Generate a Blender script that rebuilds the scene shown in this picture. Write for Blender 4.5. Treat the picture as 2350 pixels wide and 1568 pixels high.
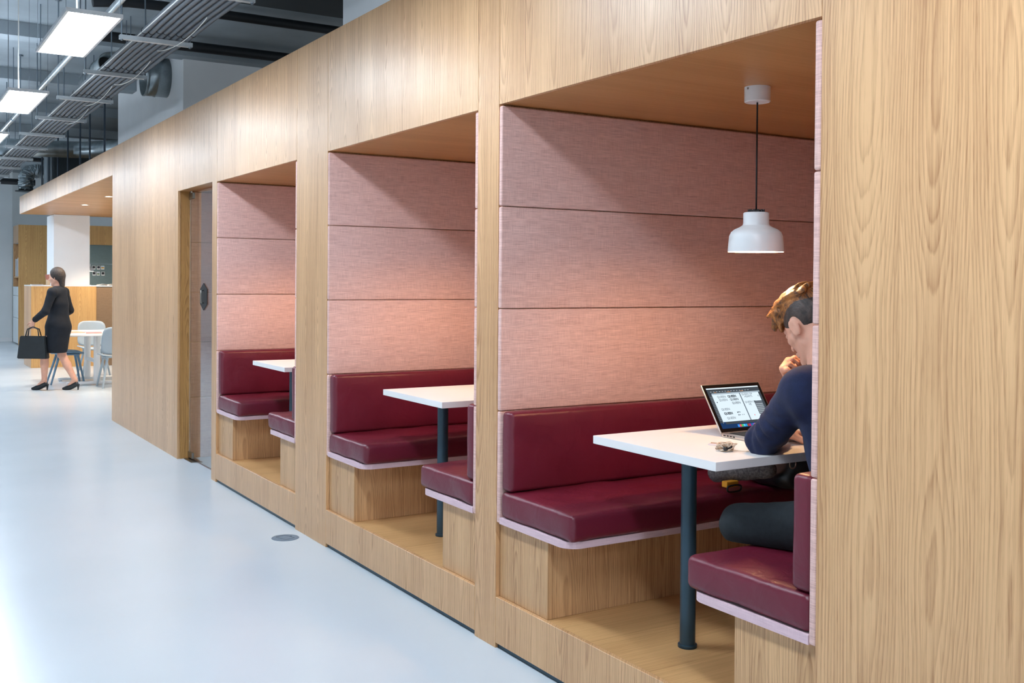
import bpy, bmesh, math, random
import numpy as np
from mathutils import Vector, Matrix
random.seed(4); rng = np.random.RandomState(7)
PI = math.pi
sc = bpy.context.scene
for o in list(bpy.data.objects): bpy.data.objects.remove(o)
C = bpy.data.collections.new('place'); sc.collection.children.link(C)

# ------------------------------------------------------------------ camera
CAM_D = 2.17853; F_PX = 2389.438
yaw, pitch, roll = math.radians(58.33586), math.radians(-.678668), math.radians(.44072)
fw = Vector((-math.sin(yaw)*math.cos(pitch), math.cos(yaw)*math.cos(pitch), math.sin(pitch)))
rr = Vector((math.cos(yaw), math.sin(yaw), 0)); uu = rr.cross(fw)
r2 = rr*math.cos(roll)+uu*math.sin(roll); u2 = -rr*math.sin(roll)+uu*math.cos(roll)
cd = bpy.data.cameras.new('camera'); cam = bpy.data.objects.new('camera', cd); C.objects.link(cam)
cam.matrix_world = Matrix(((r2.x, u2.x, -fw.x, 0), (r2.y, u2.y, -fw.y, -CAM_D), (r2.z, u2.z, -fw.z, 1.5), (0, 0, 0, 1)))
cd.sensor_fit = 'HORIZONTAL'; cd.sensor_width = 36; cd.lens = 36*F_PX/2350
cd.shift_y = -109.398/2350; cd.clip_start = .05; cd.clip_end = 200
sc.camera = cam
# ------------------------------------------------------------------ world, exposure
w = bpy.data.worlds.new('world'); sc.world = w; w.use_nodes = True
bg = w.node_tree.nodes['Background']
bg.inputs[0].default_value = (.80, .90, 1.0, 1); bg.inputs[1].default_value = .95
sc.view_settings.view_transform = 'Standard'; sc.view_settings.look = 'None'
sc.view_settings.gamma = 1; sc.view_settings.use_curve_mapping = False
sc.view_settings.exposure = 0.13
PANEL_STRENGTH = 48.0      # ceiling light panels
PENDANT_W = 14.5           # bulbs in the booth pendants
SPOT_W = 60.0              # canopy downlights

# ------------------------------------------------------------------ helpers
def setp(o, label=None, cat=None, group=None, kind=None):
    if label: o['label'] = label
    if cat: o['category'] = cat
    if group: o['group'] = group
    if kind: o['kind'] = kind
    return o
def thing(name, label, cat, loc=(0, 0, 0), rz=0, group=None):
    o = bpy.data.objects.new(name, None); C.objects.link(o); o.empty_display_size = .05
    o.location = loc; o.rotation_euler = (0, 0, rz)
    return setp(o, label, cat, group)
def obj(name, bm, mat, parent=None, smooth=False, label=None):
    me = bpy.data.meshes.new(name)
    bmesh.ops.recalc_face_normals(bm, faces=bm.faces[:])
    bm.to_mesh(me); bm.free()
    if isinstance(mat, (list, tuple)):
        for m in mat: me.materials.append(m)
    else: me.materials.append(mat)
    if smooth:
        for p in me.polygons: p.use_smooth = True
        if smooth == 'auto':
            try: me.set_sharp_from_angle(angle=math.radians(35))
            except Exception: pass
    o = bpy.data.objects.new(name, me); C.objects.link(o)
    if parent: o.parent = parent
    if label: o['label'] = label
    return o
def struct(name, bm, mat, parent=None, smooth=False):
    o = obj(name, bm, mat, parent, smooth)
    if not parent: o['kind'] = 'structure'
    return o
def copy_tree(o, parent=None):
    c = o.copy(); C.objects.link(c)
    if parent: c.parent = parent
    for ch in list(o.children): copy_tree(ch, c)
    return c
def bx(bm, lo, hi, bev=0, seg=2, mi=0):
    r = bmesh.ops.create_cube(bm, size=1)
    vs = r['verts']
    for v in vs: v.co = Vector([(lo[i]+hi[i])/2+v.co[i]*(hi[i]-lo[i]) for i in range(3)])
    fs = list({f for v in vs for f in v.link_faces})
    for f in fs: f.material_index = mi
    if bev:
        es = list({e for v in vs for e in v.link_edges})
        rb = bmesh.ops.bevel(bm, geom=es, offset=bev, segments=seg, affect='EDGES', profile=.5)
        for f in rb['faces']: f.material_index = mi
    return vs
def box(lo, hi, bev=0, seg=2):
    bm = bmesh.new(); bx(bm, lo, hi, bev, seg); return bm
def tube(bm, pts, r, n=12, caps=True, mi=0):
    pts = [Vector(p) for p in pts]; rs = r if isinstance(r, (list, tuple)) else [r]*len(pts)
    rings = []; prev = None
    for i, p in enumerate(pts):
        a = pts[max(0, i-1)]; b = pts[min(len(pts)-1, i+1)]
        t = (b-a).normalized()
        if prev is None:
            s = t.orthogonal().normalized()
        else:
            s = (prev-t*prev.dot(t)).normalized()
        prev = s; q = t.cross(s)
        rings.append([bm.verts.new(p+(s*math.cos(2*PI*k/n)+q*math.sin(2*PI*k/n))*rs[i]) for k in range(n)])
    for i in range(len(rings)-1):
        for k in range(n):
            f = bm.faces.new((rings[i][k], rings[i][(k+1) % n], rings[i+1][(k+1) % n], rings[i+1][k])); f.material_index = mi
    if caps:
        for rg in (rings[0], rings[-1]):
            f = bm.faces.new(rg); f.material_index = mi
def lathe(bm, prof, n=48, c=(0, 0, 0), mi=0, close=False):
    rings = []
    for (r, z) in prof:
        if r < 1e-6: rings.append([bm.verts.new((c[0], c[1], c[2]+z))])
        else: rings.append([bm.verts.new((c[0]+r*math.cos(2*PI*k/n), c[1]+r*math.sin(2*PI*k/n), c[2]+z)) for k in range(n)])
    for i in range(len(rings)-1):
        A, B = rings[i], rings[i+1]
        for k in range(n):
            a, a2 = A[k % len(A)], A[(k+1) % len(A)]; b, b2 = B[k % len(B)], B[(k+1) % len(B)]
            vs = [a]
            for v in (a2, b2, b):
                if v not in vs: vs.append(v)
            if len(vs) > 2:
                f = bm.faces.new(vs); f.material_index = mi
def prism(bm, poly, z0, z1, mi=0):
    a = [bm.verts.new((x, y, z0)) for x, y in poly]; b = [bm.verts.new((x, y, z1)) for x, y in poly]
    n = len(poly); fs = [bm.faces.new(a), bm.faces.new(b)]
    for i in range(n): fs.append(bm.faces.new((a[i], a[(i+1) % n], b[(i+1) % n], b[i])))
    for f in fs: f.material_index = mi
def grid_box(lo, hi, r, step=.04, bulge=(0, 0, 0), wob=0, seed=0):
    """rounded, slightly crowned cushion"""
    bm = bmesh.new(); lo = np.array(lo, float); hi = np.array(hi, float)
    def ax(i):
        a, b = lo[i], hi[i]; e = [0, .12, .3, .6, 1]
        s = [a+r*t for t in e]; m = max(2, int((b-a-2*r)/step))
        s += list(np.linspace(a+r, b-r, m+1)[1:-1]); s += [b-r*t for t in e[::-1]]
        return s
    A = [ax(i) for i in range(3)]; cache = {}
    rs = np.random.RandomState(seed); ph = rs.rand(6, 4)*6
    def vert(p):
        key = tuple(round(c, 5) for c in p)
        if key in cache: return cache[key]
        p = np.array(p); q = np.clip(p, lo+r, hi-r); d = p-q; n = np.linalg.norm(d)
        if n > 1e-9: d = d/n; out = q+d*r
        else: out = p.copy(); d = np.zeros(3)
        t = (p-lo)/(hi-lo)
        for i in range(3):
            j, k = (i+1) % 3, (i+2) % 3
            s = (1-(2*t[j]-1)**4)*(1-(2*t[k]-1)**4)
            out[i] += bulge[i]*s*(2*t[i]-1)
        if wob:
            nz = sum(math.sin(ph[a, 0]+p[0]*(9+7*a)+p[1]*(5+6*a)*(1 if a % 2 else -1)+p[2]*(13+5*a)) for a in range(5))/5
            out += d*wob*nz
        v = bm.verts.new(out); cache[key] = v; return v
    for i in range(3):
        j, k = (i+1) % 3, (i+2) % 3
        for side in (lo[i], hi[i]):
            for a in range(len(A[j])-1):
                for b in range(len(A[k])-1):
                    vs = []
                    for (x, y) in ((A[j][a], A[k][b]), (A[j][a+1], A[k][b]), (A[j][a+1], A[k][b+1]), (A[j][a], A[k][b+1])):
                        p = [0, 0, 0]; p[i] = side; p[j] = x; p[k] = y; v = vert(p)
                        if v not in vs: vs.append(v)
                    if len(vs) > 2:
                        try: bm.faces.new(vs)
                        except ValueError: pass
    return bm
def text_bm(bm, txt, size, M, weight=0, mi=0):
    cu = bpy.data.curves.new('lettering', 'FONT'); cu.body = txt; cu.size = size; cu.align_x = 'CENTER'; cu.align_y = 'CENTER'
    cu.offset = weight; cu.resolution_u = 2
    o = bpy.data.objects.new('lettering', cu); sc.collection.objects.link(o)
    dg = bpy.context.evaluated_depsgraph_get(); me = bpy.data.meshes.new_from_object(o.evaluated_get(dg))
    me.transform(M); nf = len(bm.faces); bm.from_mesh(me); bm.faces.ensure_lookup_table()
    for f in bm.faces[nf:]: f.material_index = mi
    bpy.data.objects.remove(o); bpy.data.meshes.remove(me); bpy.data.curves.remove(cu)

# ------------------------------------------------------------------ materials
def s2l(c):
    return tuple((x/12.92 if x <= .04045 else ((x+.055)/1.055)**2.4) for x in [v/255 for v in c])+(1,)
class N:
    def __init__(s, m): s.t = m.node_tree; s.n = s.t.nodes; s.l = s.t.links
    def new(s, typ, **kw):
        n = s.n.new(typ)
        for k, v in kw.items(): setattr(n, k, v)
        return n
    def math(s, op, a, b=None, c=None, clamp=False):
        n = s.n.new('ShaderNodeMath'); n.operation = op; n.use_clamp = clamp
        for i, v in enumerate((a, b, c)):
            if v is None: continue
            if isinstance(v, (int, float)): n.inputs[i].default_value = v
            else: s.l.new(v, n.inputs[i])
        return n.outputs[0]
    def comb(s, x, y, z):
        n = s.n.new('ShaderNodeCombineXYZ')
        for i, v in enumerate((x, y, z)):
            if isinstance(v, (int, float)): n.inputs[i].default_value = v
            else: s.l.new(v, n.inputs[i])
        return n.outputs[0]
    def noise(s, vec, scale=1, detail=2, rough=.5, dist=0):
        n = s.n.new('ShaderNodeTexNoise'); n.inputs['Scale'].default_value = scale; n.inputs['Detail'].default_value = detail
        n.inputs['Roughness'].default_value = rough; n.inputs['Distortion'].default_value = dist
        s.l.new(vec, n.inputs['Vector']); return n.outputs['Fac']
    def ramp(s, f, stops):
        n = s.n.new('ShaderNodeValToRGB'); e = n.color_ramp.elements
        while len(e) > 1: e.remove(e[-1])
        e[0].position, e[0].color = stops[0][0], stops[0][1]
        for p, c in stops[1:]:
            x = e.new(p); x.color = c
        s.l.new(f, n.inputs[0]); return n.outputs[0]
    def mix(s, f, a, b, mode='MIX'):
        n = s.n.new('ShaderNodeMix'); n.data_type = 'RGBA'; n.blend_type = mode
        for i, v in ((0, f), (6, a), (7, b)):
            if isinstance(v, (int, float, tuple)): n.inputs[i].default_value = v
            else: s.l.new(v, n.inputs[i])
        return n.outputs[2]
    def bump(s, h, strength, dist=.002):
        n = s.n.new('ShaderNodeBump'); n.inputs['Strength'].default_value = strength; n.inputs['Distance'].default_value = dist
        s.l.new(h, n.inputs['Height']); return n.outputs[0]
def base(name, col=(200, 200, 200), rough=.5, metal=0, spec=.5, coat=0, emit=None, estr=0, sheen=0):
    m = bpy.data.materials.new(name); m.use_nodes = True
    b = m.node_tree.nodes['Principled BSDF']
    b.inputs['Base Color'].default_value = s2l(col); b.inputs['Roughness'].default_value = rough
    b.inputs['Metallic'].default_value = metal; b.inputs['Specular IOR Level'].default_value = spec
    b.inputs['Coat Weight'].default_value = coat; b.inputs['Sheen Weight'].default_value = sheen
    if emit: b.inputs['Emission Color'].default_value = s2l(emit); b.inputs['Emission Strength'].default_value = estr
    return m
def soft(name, col, var=.06, scale=8, rough=.6, bump=0, bscale=60, **kw):
    """plain material with gentle procedural variation"""
    m = base(name, col, rough, **kw); n = N(m); b = n.n['Principled BSDF']
    tc = n.new('ShaderNodeTexCoord').outputs['Object']
    f = n.noise(tc, scale, 4, .55); c = s2l(col)
    d = tuple(x*(1-var*2) for x in c[:3])+(1,); h = tuple(min(1, x*(1+var)) for x in c[:3])+(1,)
    n.l.new(n.ramp(f, [(.3, d), (.7, h)]), b.inputs['Base Color'])
    if bump: n.l.new(n.bump(n.noise(tc, bscale, 3, .6), bump), b.inputs['Normal'])
    return m
def wood(name, orient='v', light=(224, 178, 128), dark=(154, 100, 54), leaf=.185, rough=.36, seed=0.0, contrast=1.0, figure=1.0, coat=0.0):
    m = base(name, light, rough, coat=coat); n = N(m); b = n.n['Principled BSDF']
    tc = n.new('ShaderNodeTexCoord').outputs['Object']
    sp = n.new('ShaderNodeSeparateXYZ'); n.l.new(tc, sp.inputs[0]); X, Y, Z = sp.outputs
    if orient == 'v': u = n.math('ADD', n.math('ADD', X, n.math('MULTIPLY', Y, 1.0)), seed); v = Z
    elif orient == 'y': u = n.math('ADD', n.math('ADD', X, Z), seed); v = Y
    else: u = n.math('ADD', n.math('ADD', Y, Z), seed); v = X
    wob = n.math('MULTIPLY', n.math('SUBTRACT', n.noise(n.comb(n.math('MULTIPLY', u, 2.2), n.math('MULTIPLY', v, .7), seed), 1, 2), .5), .12)
    uw = n.math('DIVIDE', n.math('ADD', u, wob), leaf)
    idx = n.math('FLOOR', uw)
    x = n.math('MULTIPLY', n.math('SUBTRACT', n.math('SUBTRACT', uw, idx), .5), leaf)
    # pith distance wanders along the trunk: gives the arched "cathedral" figure, slip matched leaf to leaf
    dn = n.noise(n.comb(n.math('MULTIPLY', idx, .17), n.math('MULTIPLY', v, .85), seed+3.1), 1, 1.5, .45)
    d = n.math('MULTIPLY', n.math('SUBTRACT', dn, .22), .19*figure)
    fine = n.math('MULTIPLY', n.math('SUBTRACT', n.noise(n.comb(n.math('MULTIPLY', u, 42), n.math('MULTIPLY', v, 2.4), seed), 1, 4, .6), .5), .010)
    r = n.math('ADD', n.math('SQRT', n.math('ADD', n.math('MULTIPLY', n.math('MULTIPLY', x, x), 1.4), n.math('MULTIPLY', d, d))), fine)
    ph = n.math('FRACT', n.math('DIVIDE', r, .0092))
    ring = n.math('POWER', ph, 2.2)
    back = n.math('SUBTRACT', 1, n.math('MULTIPLY', n.math('SUBTRACT', ph, .86), 7.1), clamp=True)
    ring = n.math('MULTIPLY', ring, back)
    # straight fine grain and open pores
    g1 = n.noise(n.comb(n.math('MULTIPLY', u, 120), n.math('MULTIPLY', v, 1.3), seed), 1, 3, .6)
    g2 = n.noise(n.comb(n.math('MULTIPLY', u, 420), n.math('MULTIPLY', v, 14), seed), 1, 2, .6)
    g3 = n.noise(n.comb(n.math('MULTIPLY', u, 5), n.math('MULTIPLY', v, .45), seed+9), 1, 2, .5)
    pore = n.math('MULTIPLY', n.math('SUBTRACT', g2, .52, clamp=True), 2.4, clamp=True)
    k = n.math('MULTIPLY', ring, .42*contrast)
    k = n.math('ADD', k, n.math('MULTIPLY', n.math('SUBTRACT', g1, .42), 1.0*contrast))
    k = n.math('ADD', k, n.math('MULTIPLY', pore, .45*contrast))
    k = n.math('ADD', k, n.math('MULTIPLY', n.math('SUBTRACT', g3, .45), .9), clamp=True)
    L = s2l(light); D = s2l(dark); Mx = tuple(a*.55+c*.45 for a, c in zip(L, D))
    n.l.new(n.ramp(k, [(0, L), (.5, Mx), (1, D)]), b.inputs['Base Color'])
    n.l.new(n.math('ADD', n.math('MULTIPLY', k, .10), rough), b.inputs['Roughness'])
    b.inputs['Coat Roughness'].default_value = .34
    n.l.new(n.bump(n.math('ADD', n.math('MULTIPLY', pore, -1), n.math('MULTIPLY', g1, .5)), .22, .0012), b.inputs['Normal'])
    return m
def fabric(name, col=(236, 198, 188), dark=(166, 120, 112), amt=.55):
    m = base(name, col, .92, spec=.15, sheen=.15); n = N(m); b = n.n['Principled BSDF']
    tc = n.new('ShaderNodeTexCoord').outputs['Object']
    sp = n.new('ShaderNodeSeparateXYZ'); n.l.new(tc, sp.inputs[0]); X, Y, Z = sp.outputs
    u = n.math('ADD', X, Y)
    h1 = n.noise(n.comb(n.math('MULTIPLY', u, 14), n.math('MULTIPLY', Z, 330), 0), 1, 3, .65)
    h2 = n.noise(n.comb(n.math('MULTIPLY', u, 360), n.math('MULTIPLY', Z, 16), 2), 1, 3, .65)
    h3 = n.noise(n.comb(n.math('MULTIPLY', u, 5), n.math('MULTIPLY', Z, 60), 4), 1, 3, .6)
    k = n.math('ADD', n.math('MULTIPLY', n.math('SUBTRACT', h1, .48), 2.6), n.math('MULTIPLY', n.math('SUBTRACT', h2, .5), 1.6))
    k = n.math('ADD', k, n.math('MULTIPLY', n.math('SUBTRACT', h3, .5), 1.0))
    k = n.math('ADD', n.math('MULTIPLY', k, amt), .22, clamp=True)
    n.l.new(n.mix(k, s2l(col), s2l(dark)), b.inputs['Base Color'])
    n.l.new(n.bump(n.math('ADD', h1, h2), .3, .0012), b.inputs['Normal'])
    return m
def leather(name, col=(106, 26, 46)):
    m = base(name, col, .38, spec=.5); n = N(m); b = n.n['Principled BSDF']
    tc = n.new('ShaderNodeTexCoord').outputs['Object']
    f = n.noise(tc, 3, 3); c = s2l(col)
    n.l.new(n.ramp(f, [(.3, tuple(v*.86 for v in c[:3])+(1,)), (.7, tuple(v*1.1 for v in c[:3])+(1,))]), b.inputs['Base Color'])
    cr = n.noise(tc, 9, 3, .5, 1.2); fi = n.noise(tc, 900, 2)
    n.l.new(n.bump(n.math('ADD', n.math('MULTIPLY', cr, 3.0), n.math('MULTIPLY', fi, .12)), .35, .004), b.inputs['Normal'])
    n.l.new(n.math('ADD', n.math('MULTIPLY', n.noise(tc, 6, 3), .16), .29), b.inputs['Roughness'])
    return m
def emis(name, col, strength):
    m = bpy.data.materials.new(name); m.use_nodes = True; nt = m.node_tree; nt.nodes.remove(nt.nodes['Principled BSDF'])
    e = nt.nodes.new('ShaderNodeEmission'); e.inputs[0].default_value = s2l(col); e.inputs[1].default_value = strength
    nt.links.new(e.outputs[0], nt.nodes['Material Output'].inputs[0]); return m
M = {}
M['oak'] = wood('oak_veneer_vertical', contrast=1.3, coat=.32)
M['oak_wide'] = wood('oak_veneer_broad_figure', leaf=.20, seed=5.3, contrast=1.35, coat=.32)
M['oak_jamb'] = wood('oak_jamb', light=(196, 146, 84), dark=(122, 76, 32), leaf=.12, seed=2.2, contrast=1.4)
M['oak_base'] = wood('oak_base', light=(218, 174, 126), dark=(142, 94, 52), leaf=.16, seed=1.7, contrast=1.3)
M['oak_flat'] = wood('oak_deck', 'y', light=(218, 172, 116), dark=(158, 106, 56), leaf=.3, seed=4.4, contrast=.9, figure=.5)
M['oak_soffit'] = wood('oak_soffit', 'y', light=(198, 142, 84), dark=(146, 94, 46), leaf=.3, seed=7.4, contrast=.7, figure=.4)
M['oak_far'] = wood('oak_far_cabinet', light=(222, 176, 112), dark=(164, 108, 56), leaf=.3, seed=3.3, contrast=1.2)
M['pink'] = fabric('pink_woven_upholstery')
M['pink_trim'] = fabric('pale_pink_woven_trim', (226, 196, 202), (190, 158, 168), .5)
M['felt'] = fabric('brown_felt', (150, 124, 98), (104, 82, 62), .5)
M['green_felt'] = fabric('grey_green_felt', (124, 140, 138), (90, 106, 106), .5)
M['leather'] = leather('burgundy_leatherette')
M['laminate'] = soft('white_laminate', (238, 236, 234), .01, 3, .38)
M['steel_blue'] = soft('blue_black_painted_steel', (48, 72, 86), .06, 12, .35, metal=.3)
M['white_paint'] = soft('white_wall_paint', (240, 242, 243), .02, 2, .8, .06)
M['pale_wall'] = soft('pale_blue_white_wall_paint', (232, 238, 240), .02, 2, .8, .05)
M['ceil'] = soft('painted_concrete_ceiling', (156, 166, 172), .09, 1.6, .85, .15, 20)
M['ceil_dark'] = soft('dark_grey_bulkhead', (52, 60, 64), .08, 3, .8)
M['galv'] = soft('galvanised_steel', (168, 178, 182), .14, 9, .34, metal=.9)
M['pipe_grey'] = soft('grey_foam_pipe_sleeve', (84, 90, 96), .12, 14, .55, .1)
M['black_pipe'] = soft('black_pipe_lagging', (24, 29, 34), .08, 6, .5)
M['black'] = soft('black_plastic', (22, 24, 27), .05, 10, .4)
M['zinc'] = soft('zinc_plated_rail', (186, 194, 198), .06, 12, .4, metal=.35)
M['rod'] = base('zinc_rod', (120, 132, 142), .4, metal=.6)
M['rod_dark'] = base('dark_suspension_rod', (48, 60, 72), .4, metal=.4)
M['cable'] = base('white_cable', (206, 206, 200), .5)
M['wire'] = base('steel_wire', (110, 118, 124), .4, metal=.7)
M['lamp_white'] = soft('satin_white_lamp_enamel', (228, 232, 233), .01, 4, .33)
M['panel_glow'] = emis('light_panel_diffuser', (226, 240, 255), PANEL_STRENGTH)
M['added_up_glow'] = emis('added_uplight_glow', (226, 240, 255), 20.0)  # added glow, brightens the ceiling and pipes from below
M['alu'] = base('white_aluminium_frame', (220, 224, 226), .4, metal=.2)
M['spot_glow'] = emis('downlight_glow', (255, 236, 210), 30)
M['bulb'] = emis('warm_bulb', (255, 214, 160), 26)
M['brushed'] = base('brushed_metal', (150, 148, 142), .28, metal=1)
M['dark_gap'] = base('dark_shadow_gap', (30, 26, 24), .9)
# floor: seamless pale epoxy with faint tonal patches
m = base('pale_blue_epoxy_floor', (206, 218, 226), .22, spec=.5); n = N(m); b = n.n['Principled BSDF']
tc = n.new('ShaderNodeTexCoord').outputs['Object']
f1 = n.noise(tc, .35, 1, .4); f2 = n.noise(tc, 1.1, 2, .5)
c = n.ramp(n.math('ADD', n.math('MULTIPLY', f1, .7), n.math('MULTIPLY', f2, .3)), [(.3, s2l((200, 212, 220))), (.7, s2l((211, 219, 225)))])
n.l.new(c, b.inputs['Base Color'])
sp_ = n.noise(tc, 40, 2, .5); speck = n.math('GREATER_THAN', sp_, .80)
n.l.new(n.math('ADD', n.math('MULTIPLY', f2, .08), .20), b.inputs['Roughness'])
n.l.new(n.bump(n.noise(tc, 1.4, 2), .05, .01), b.inputs['Normal'])
M['floor'] = m
# glass
m = base('clear_door_glass', (255, 255, 255), 0.0); b = m.node_tree.nodes['Principled BSDF']
b.inputs['Transmission Weight'].default_value = 1; b.inputs['IOR'].default_value = 1.5; b.inputs['Base Color'].default_value = (.93, .97, .96, 1)
M['glass'] = m
M['skin'] = soft('skin', (222, 168, 144), .05, 20, .5)
M['skin'].node_tree.nodes['Principled BSDF'].inputs['Subsurface Weight'].default_value = .1
M['skin'].node_tree.nodes['Principled BSDF'].inputs['Subsurface Radius'].default_value = (.012, .005, .003)
def hairmat(name, c1, c2):
    m = base(name, c1, .5); n = N(m); b = n.n['Principled BSDF']; tc = n.new('ShaderNodeTexCoord').outputs['Object']
    mp = n.new('ShaderNodeMapping'); mp.inputs['Scale'].default_value = (30, 160, 40); mp.inputs['Rotation'].default_value = (0, .6, .5)
    n.l.new(tc, mp.inputs[0]); f = n.noise(mp.outputs[0], 1, 3, .6)
    n.l.new(n.ramp(f, [(.35, s2l(c2)), (.65, s2l(c1))]), b.inputs['Base Color']); n.l.new(n.bump(f, .8, .006), b.inputs['Normal'])
    return m
M['hair_top'] = hairmat('ginger_brown_hair', (176, 112, 52), (74, 44, 22))
M['hair_side'] = hairmat('short_dark_hair', (78, 66, 60), (44, 38, 36))
M['navy'] = soft('navy_sweater_knit', (17, 31, 68), .12, 30, .9, .5, 400, sheen=.05)
M['jeans'] = soft('black_denim', (24, 33, 38), .14, 60, .85, .4, 700)
M['black_cloth'] = soft('black_cloth', (18, 24, 34), .1, 20, .85, .2)
M['bag_leather'] = soft('black_bag_leather', (26, 32, 36), .15, 12, .35, .3, 90)
M['knit'] = soft('grey_knit', (120, 116, 116), .3, 120, .95, .8, 300)
M['orange'] = base('orange_web_tab', (226, 158, 44), .6)
M['chair_grey'] = soft('grey_blue_chair', (166, 180, 190), .03, 6, .45)
M['chair_blue'] = soft('dusty_blue_chair', (104, 134, 156), .04, 6, .5)
M['paper'] = soft('paper', (232, 222, 214), .03, 9, .8)

# ------------------------------------------------------------------ structure: floor, ceiling, far walls
CZ = 4.1
struct('floor', box((-29, -12, -.1), (9, 9, 0)), M['floor'])
ce = struct('ceiling', box((-29, -12, CZ), (9, 9, CZ+.2)), M['ceil'])
for x in (-24.7, -22.1, -19.5, -16.95, -14.38, -11.8, -9.2, -6.6, -4.0, -1.4, 1.2):
    wd = .26 if x != -9.2 else 1.1
    x0 = x-.13 if x != -9.2 else x
    struct('trim_beam', box((x0, -12, CZ-.14), (x0+wd, 9, CZ-.0005)), M['ceil_dark'] if x == -9.2 else M['ceil'])  # the wide beam is coloured darker than the rest
wb = struct('wall_back', box((-27.2, -12, 0), (-27.0, .67, CZ)), M['pale_wall'])
struct('return', box((-28.4, .47, 0), (-27.2, .67, CZ)), M['pale_wall'], wb)
struct('panel', box((-28.6, .5, 0), (-28.4, 9, CZ)), M['pale_wall'], wb)
struct('baseboard_back', box((-27.0, -12, 0), (-26.98, .67, .09), .004), M['white_paint'])
# shaft walls standing above and behind the timber block
struct('wall_shaft_left', box((-15.45, .8, 2.6), (-11.86, 3.6, CZ)), M['white_paint'])
struct('wall_shaft_right', box((-7.24, .8, 2.6), (-3.6, 3.6, CZ)), M['white_paint'])

# ------------------------------------------------------------------ the timber block (wall_right)
TOP, HD = 2.88, 2.22
X3 = (-3.642, -1.956); X2 = (-5.505, -3.815); X1 = (-7.688, -6.0)
DOOR = (-8.825, -7.81); END = -11.58; CAN = -19.6
wr = bpy.data.objects.new('wall_right', None); C.objects.link(wr); wr['kind'] = 'structure'
def panel(x0, x1, z0, z1, mat='oak', y1=.02, g=.0012):
    return obj('panel', box((x0+g, 0, z0), (x1-g, y1, z1), .0008, 1), M[mat], wr)
panel(END, DOOR[0], .0, TOP)
panel(END-2.0, END, 2.59, TOP); panel(END-4.0, END-2.0, 2.59, TOP); panel(END-6.0, END-4.0, 2.59, TOP); panel(CAN, END-6.0, 2.59, TOP)
bm = bmesh.new()                       # header over the door with its narrow leg, one L-shaped board
pts = [(DOOR[0], TOP), (DOOR[0], 2.23), (DOOR[1], 2.23), (DOOR[1], 0), (X1[0], 0), (X1[0], TOP)]
a = [bm.verts.new((x+(.0012 if i in (0, 1) else -.0012 if i in (4, 5) else 0), 0, z)) for i, (x, z) in enumerate(pts)]
bb = [bm.verts.new((v.co.x, .02, v.co.z)) for v in a]
bm.faces.new(a); bm.faces.new(bb)
for i in range(6): bm.faces.new((a[i], a[(i+1) % 6], bb[(i+1) % 6], bb[i]))
obj('panel', bm, M['oak'], wr)
for (a0, a1) in (X1, X2, X3): panel(a0, a1, HD, TOP)
panel(X1[1], X2[0], 0, TOP); panel(X2[1], X3[0], 0, TOP)
panel(X3[1], -.9, 0, TOP, 'oak_wide'); panel(-.9, .3, 0, TOP, 'oak_wide'); panel(.3, 1.5, 0, TOP, 'oak_wide'); panel(1.5, 3, 0, TOP, 'oak_wide')
# carcass behind the boards
def core(x0, x1, y0=.021, y1=2.12, z0=0, z1=TOP-.01, mat='oak_base'):
    return struct('wall_partition', box((x0, y0, z0), (x1, y1, z1)), M[mat])
c0 = core(END, DOOR[0]); c1 = core(DOOR[1], X1[0]-.001); c2 = core(X1[1]+.001, X2[0]-.001); c3 = core(X2[1]+.001, X3[0]-.001); c4 = core(X3[1]+.001, 3)
PIER = {X3[0]: c3, X3[1]: c4, X2[0]: c2, X2[1]: c3, X1[0]: c1, X1[1]: c2}; BACK = {}
for a0, a1 in (X1, X2, X3):
    core(a0, a1, z0=HD+.02); BACK[a0] = core(a0, a1, 2.06, 2.12, 0, HD+.02)
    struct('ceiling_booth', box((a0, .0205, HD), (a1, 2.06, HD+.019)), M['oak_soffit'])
core(DOOR[0], DOOR[1], z0=2.251); cb = core(DOOR[0], DOOR[1], 2.06, 2.12, 0, 2.23, 'oak')
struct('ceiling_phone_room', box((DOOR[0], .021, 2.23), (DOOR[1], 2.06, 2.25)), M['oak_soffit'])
# door reveals
struct('trim_jamb', box((DOOR[0]-.001, .0205, 0), (DOOR[0]+.004, .092, 2.23)), M['oak_jamb'])
# canopy with coffer-less soffit over the seating area
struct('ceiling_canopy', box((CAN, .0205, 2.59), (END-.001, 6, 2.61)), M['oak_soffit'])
struct('wall_canopy_box', box((CAN+.01, .021, 2.611), (END-.001, 6, TOP-.01)), M['oak_base'])
# shadow gap strips
for a0, a1 in (X1, X2, X3):
    obj('plinth_gap', box((a0, .012, 0), (a1, .02, .022)), M['steel_blue'], wr)

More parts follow.
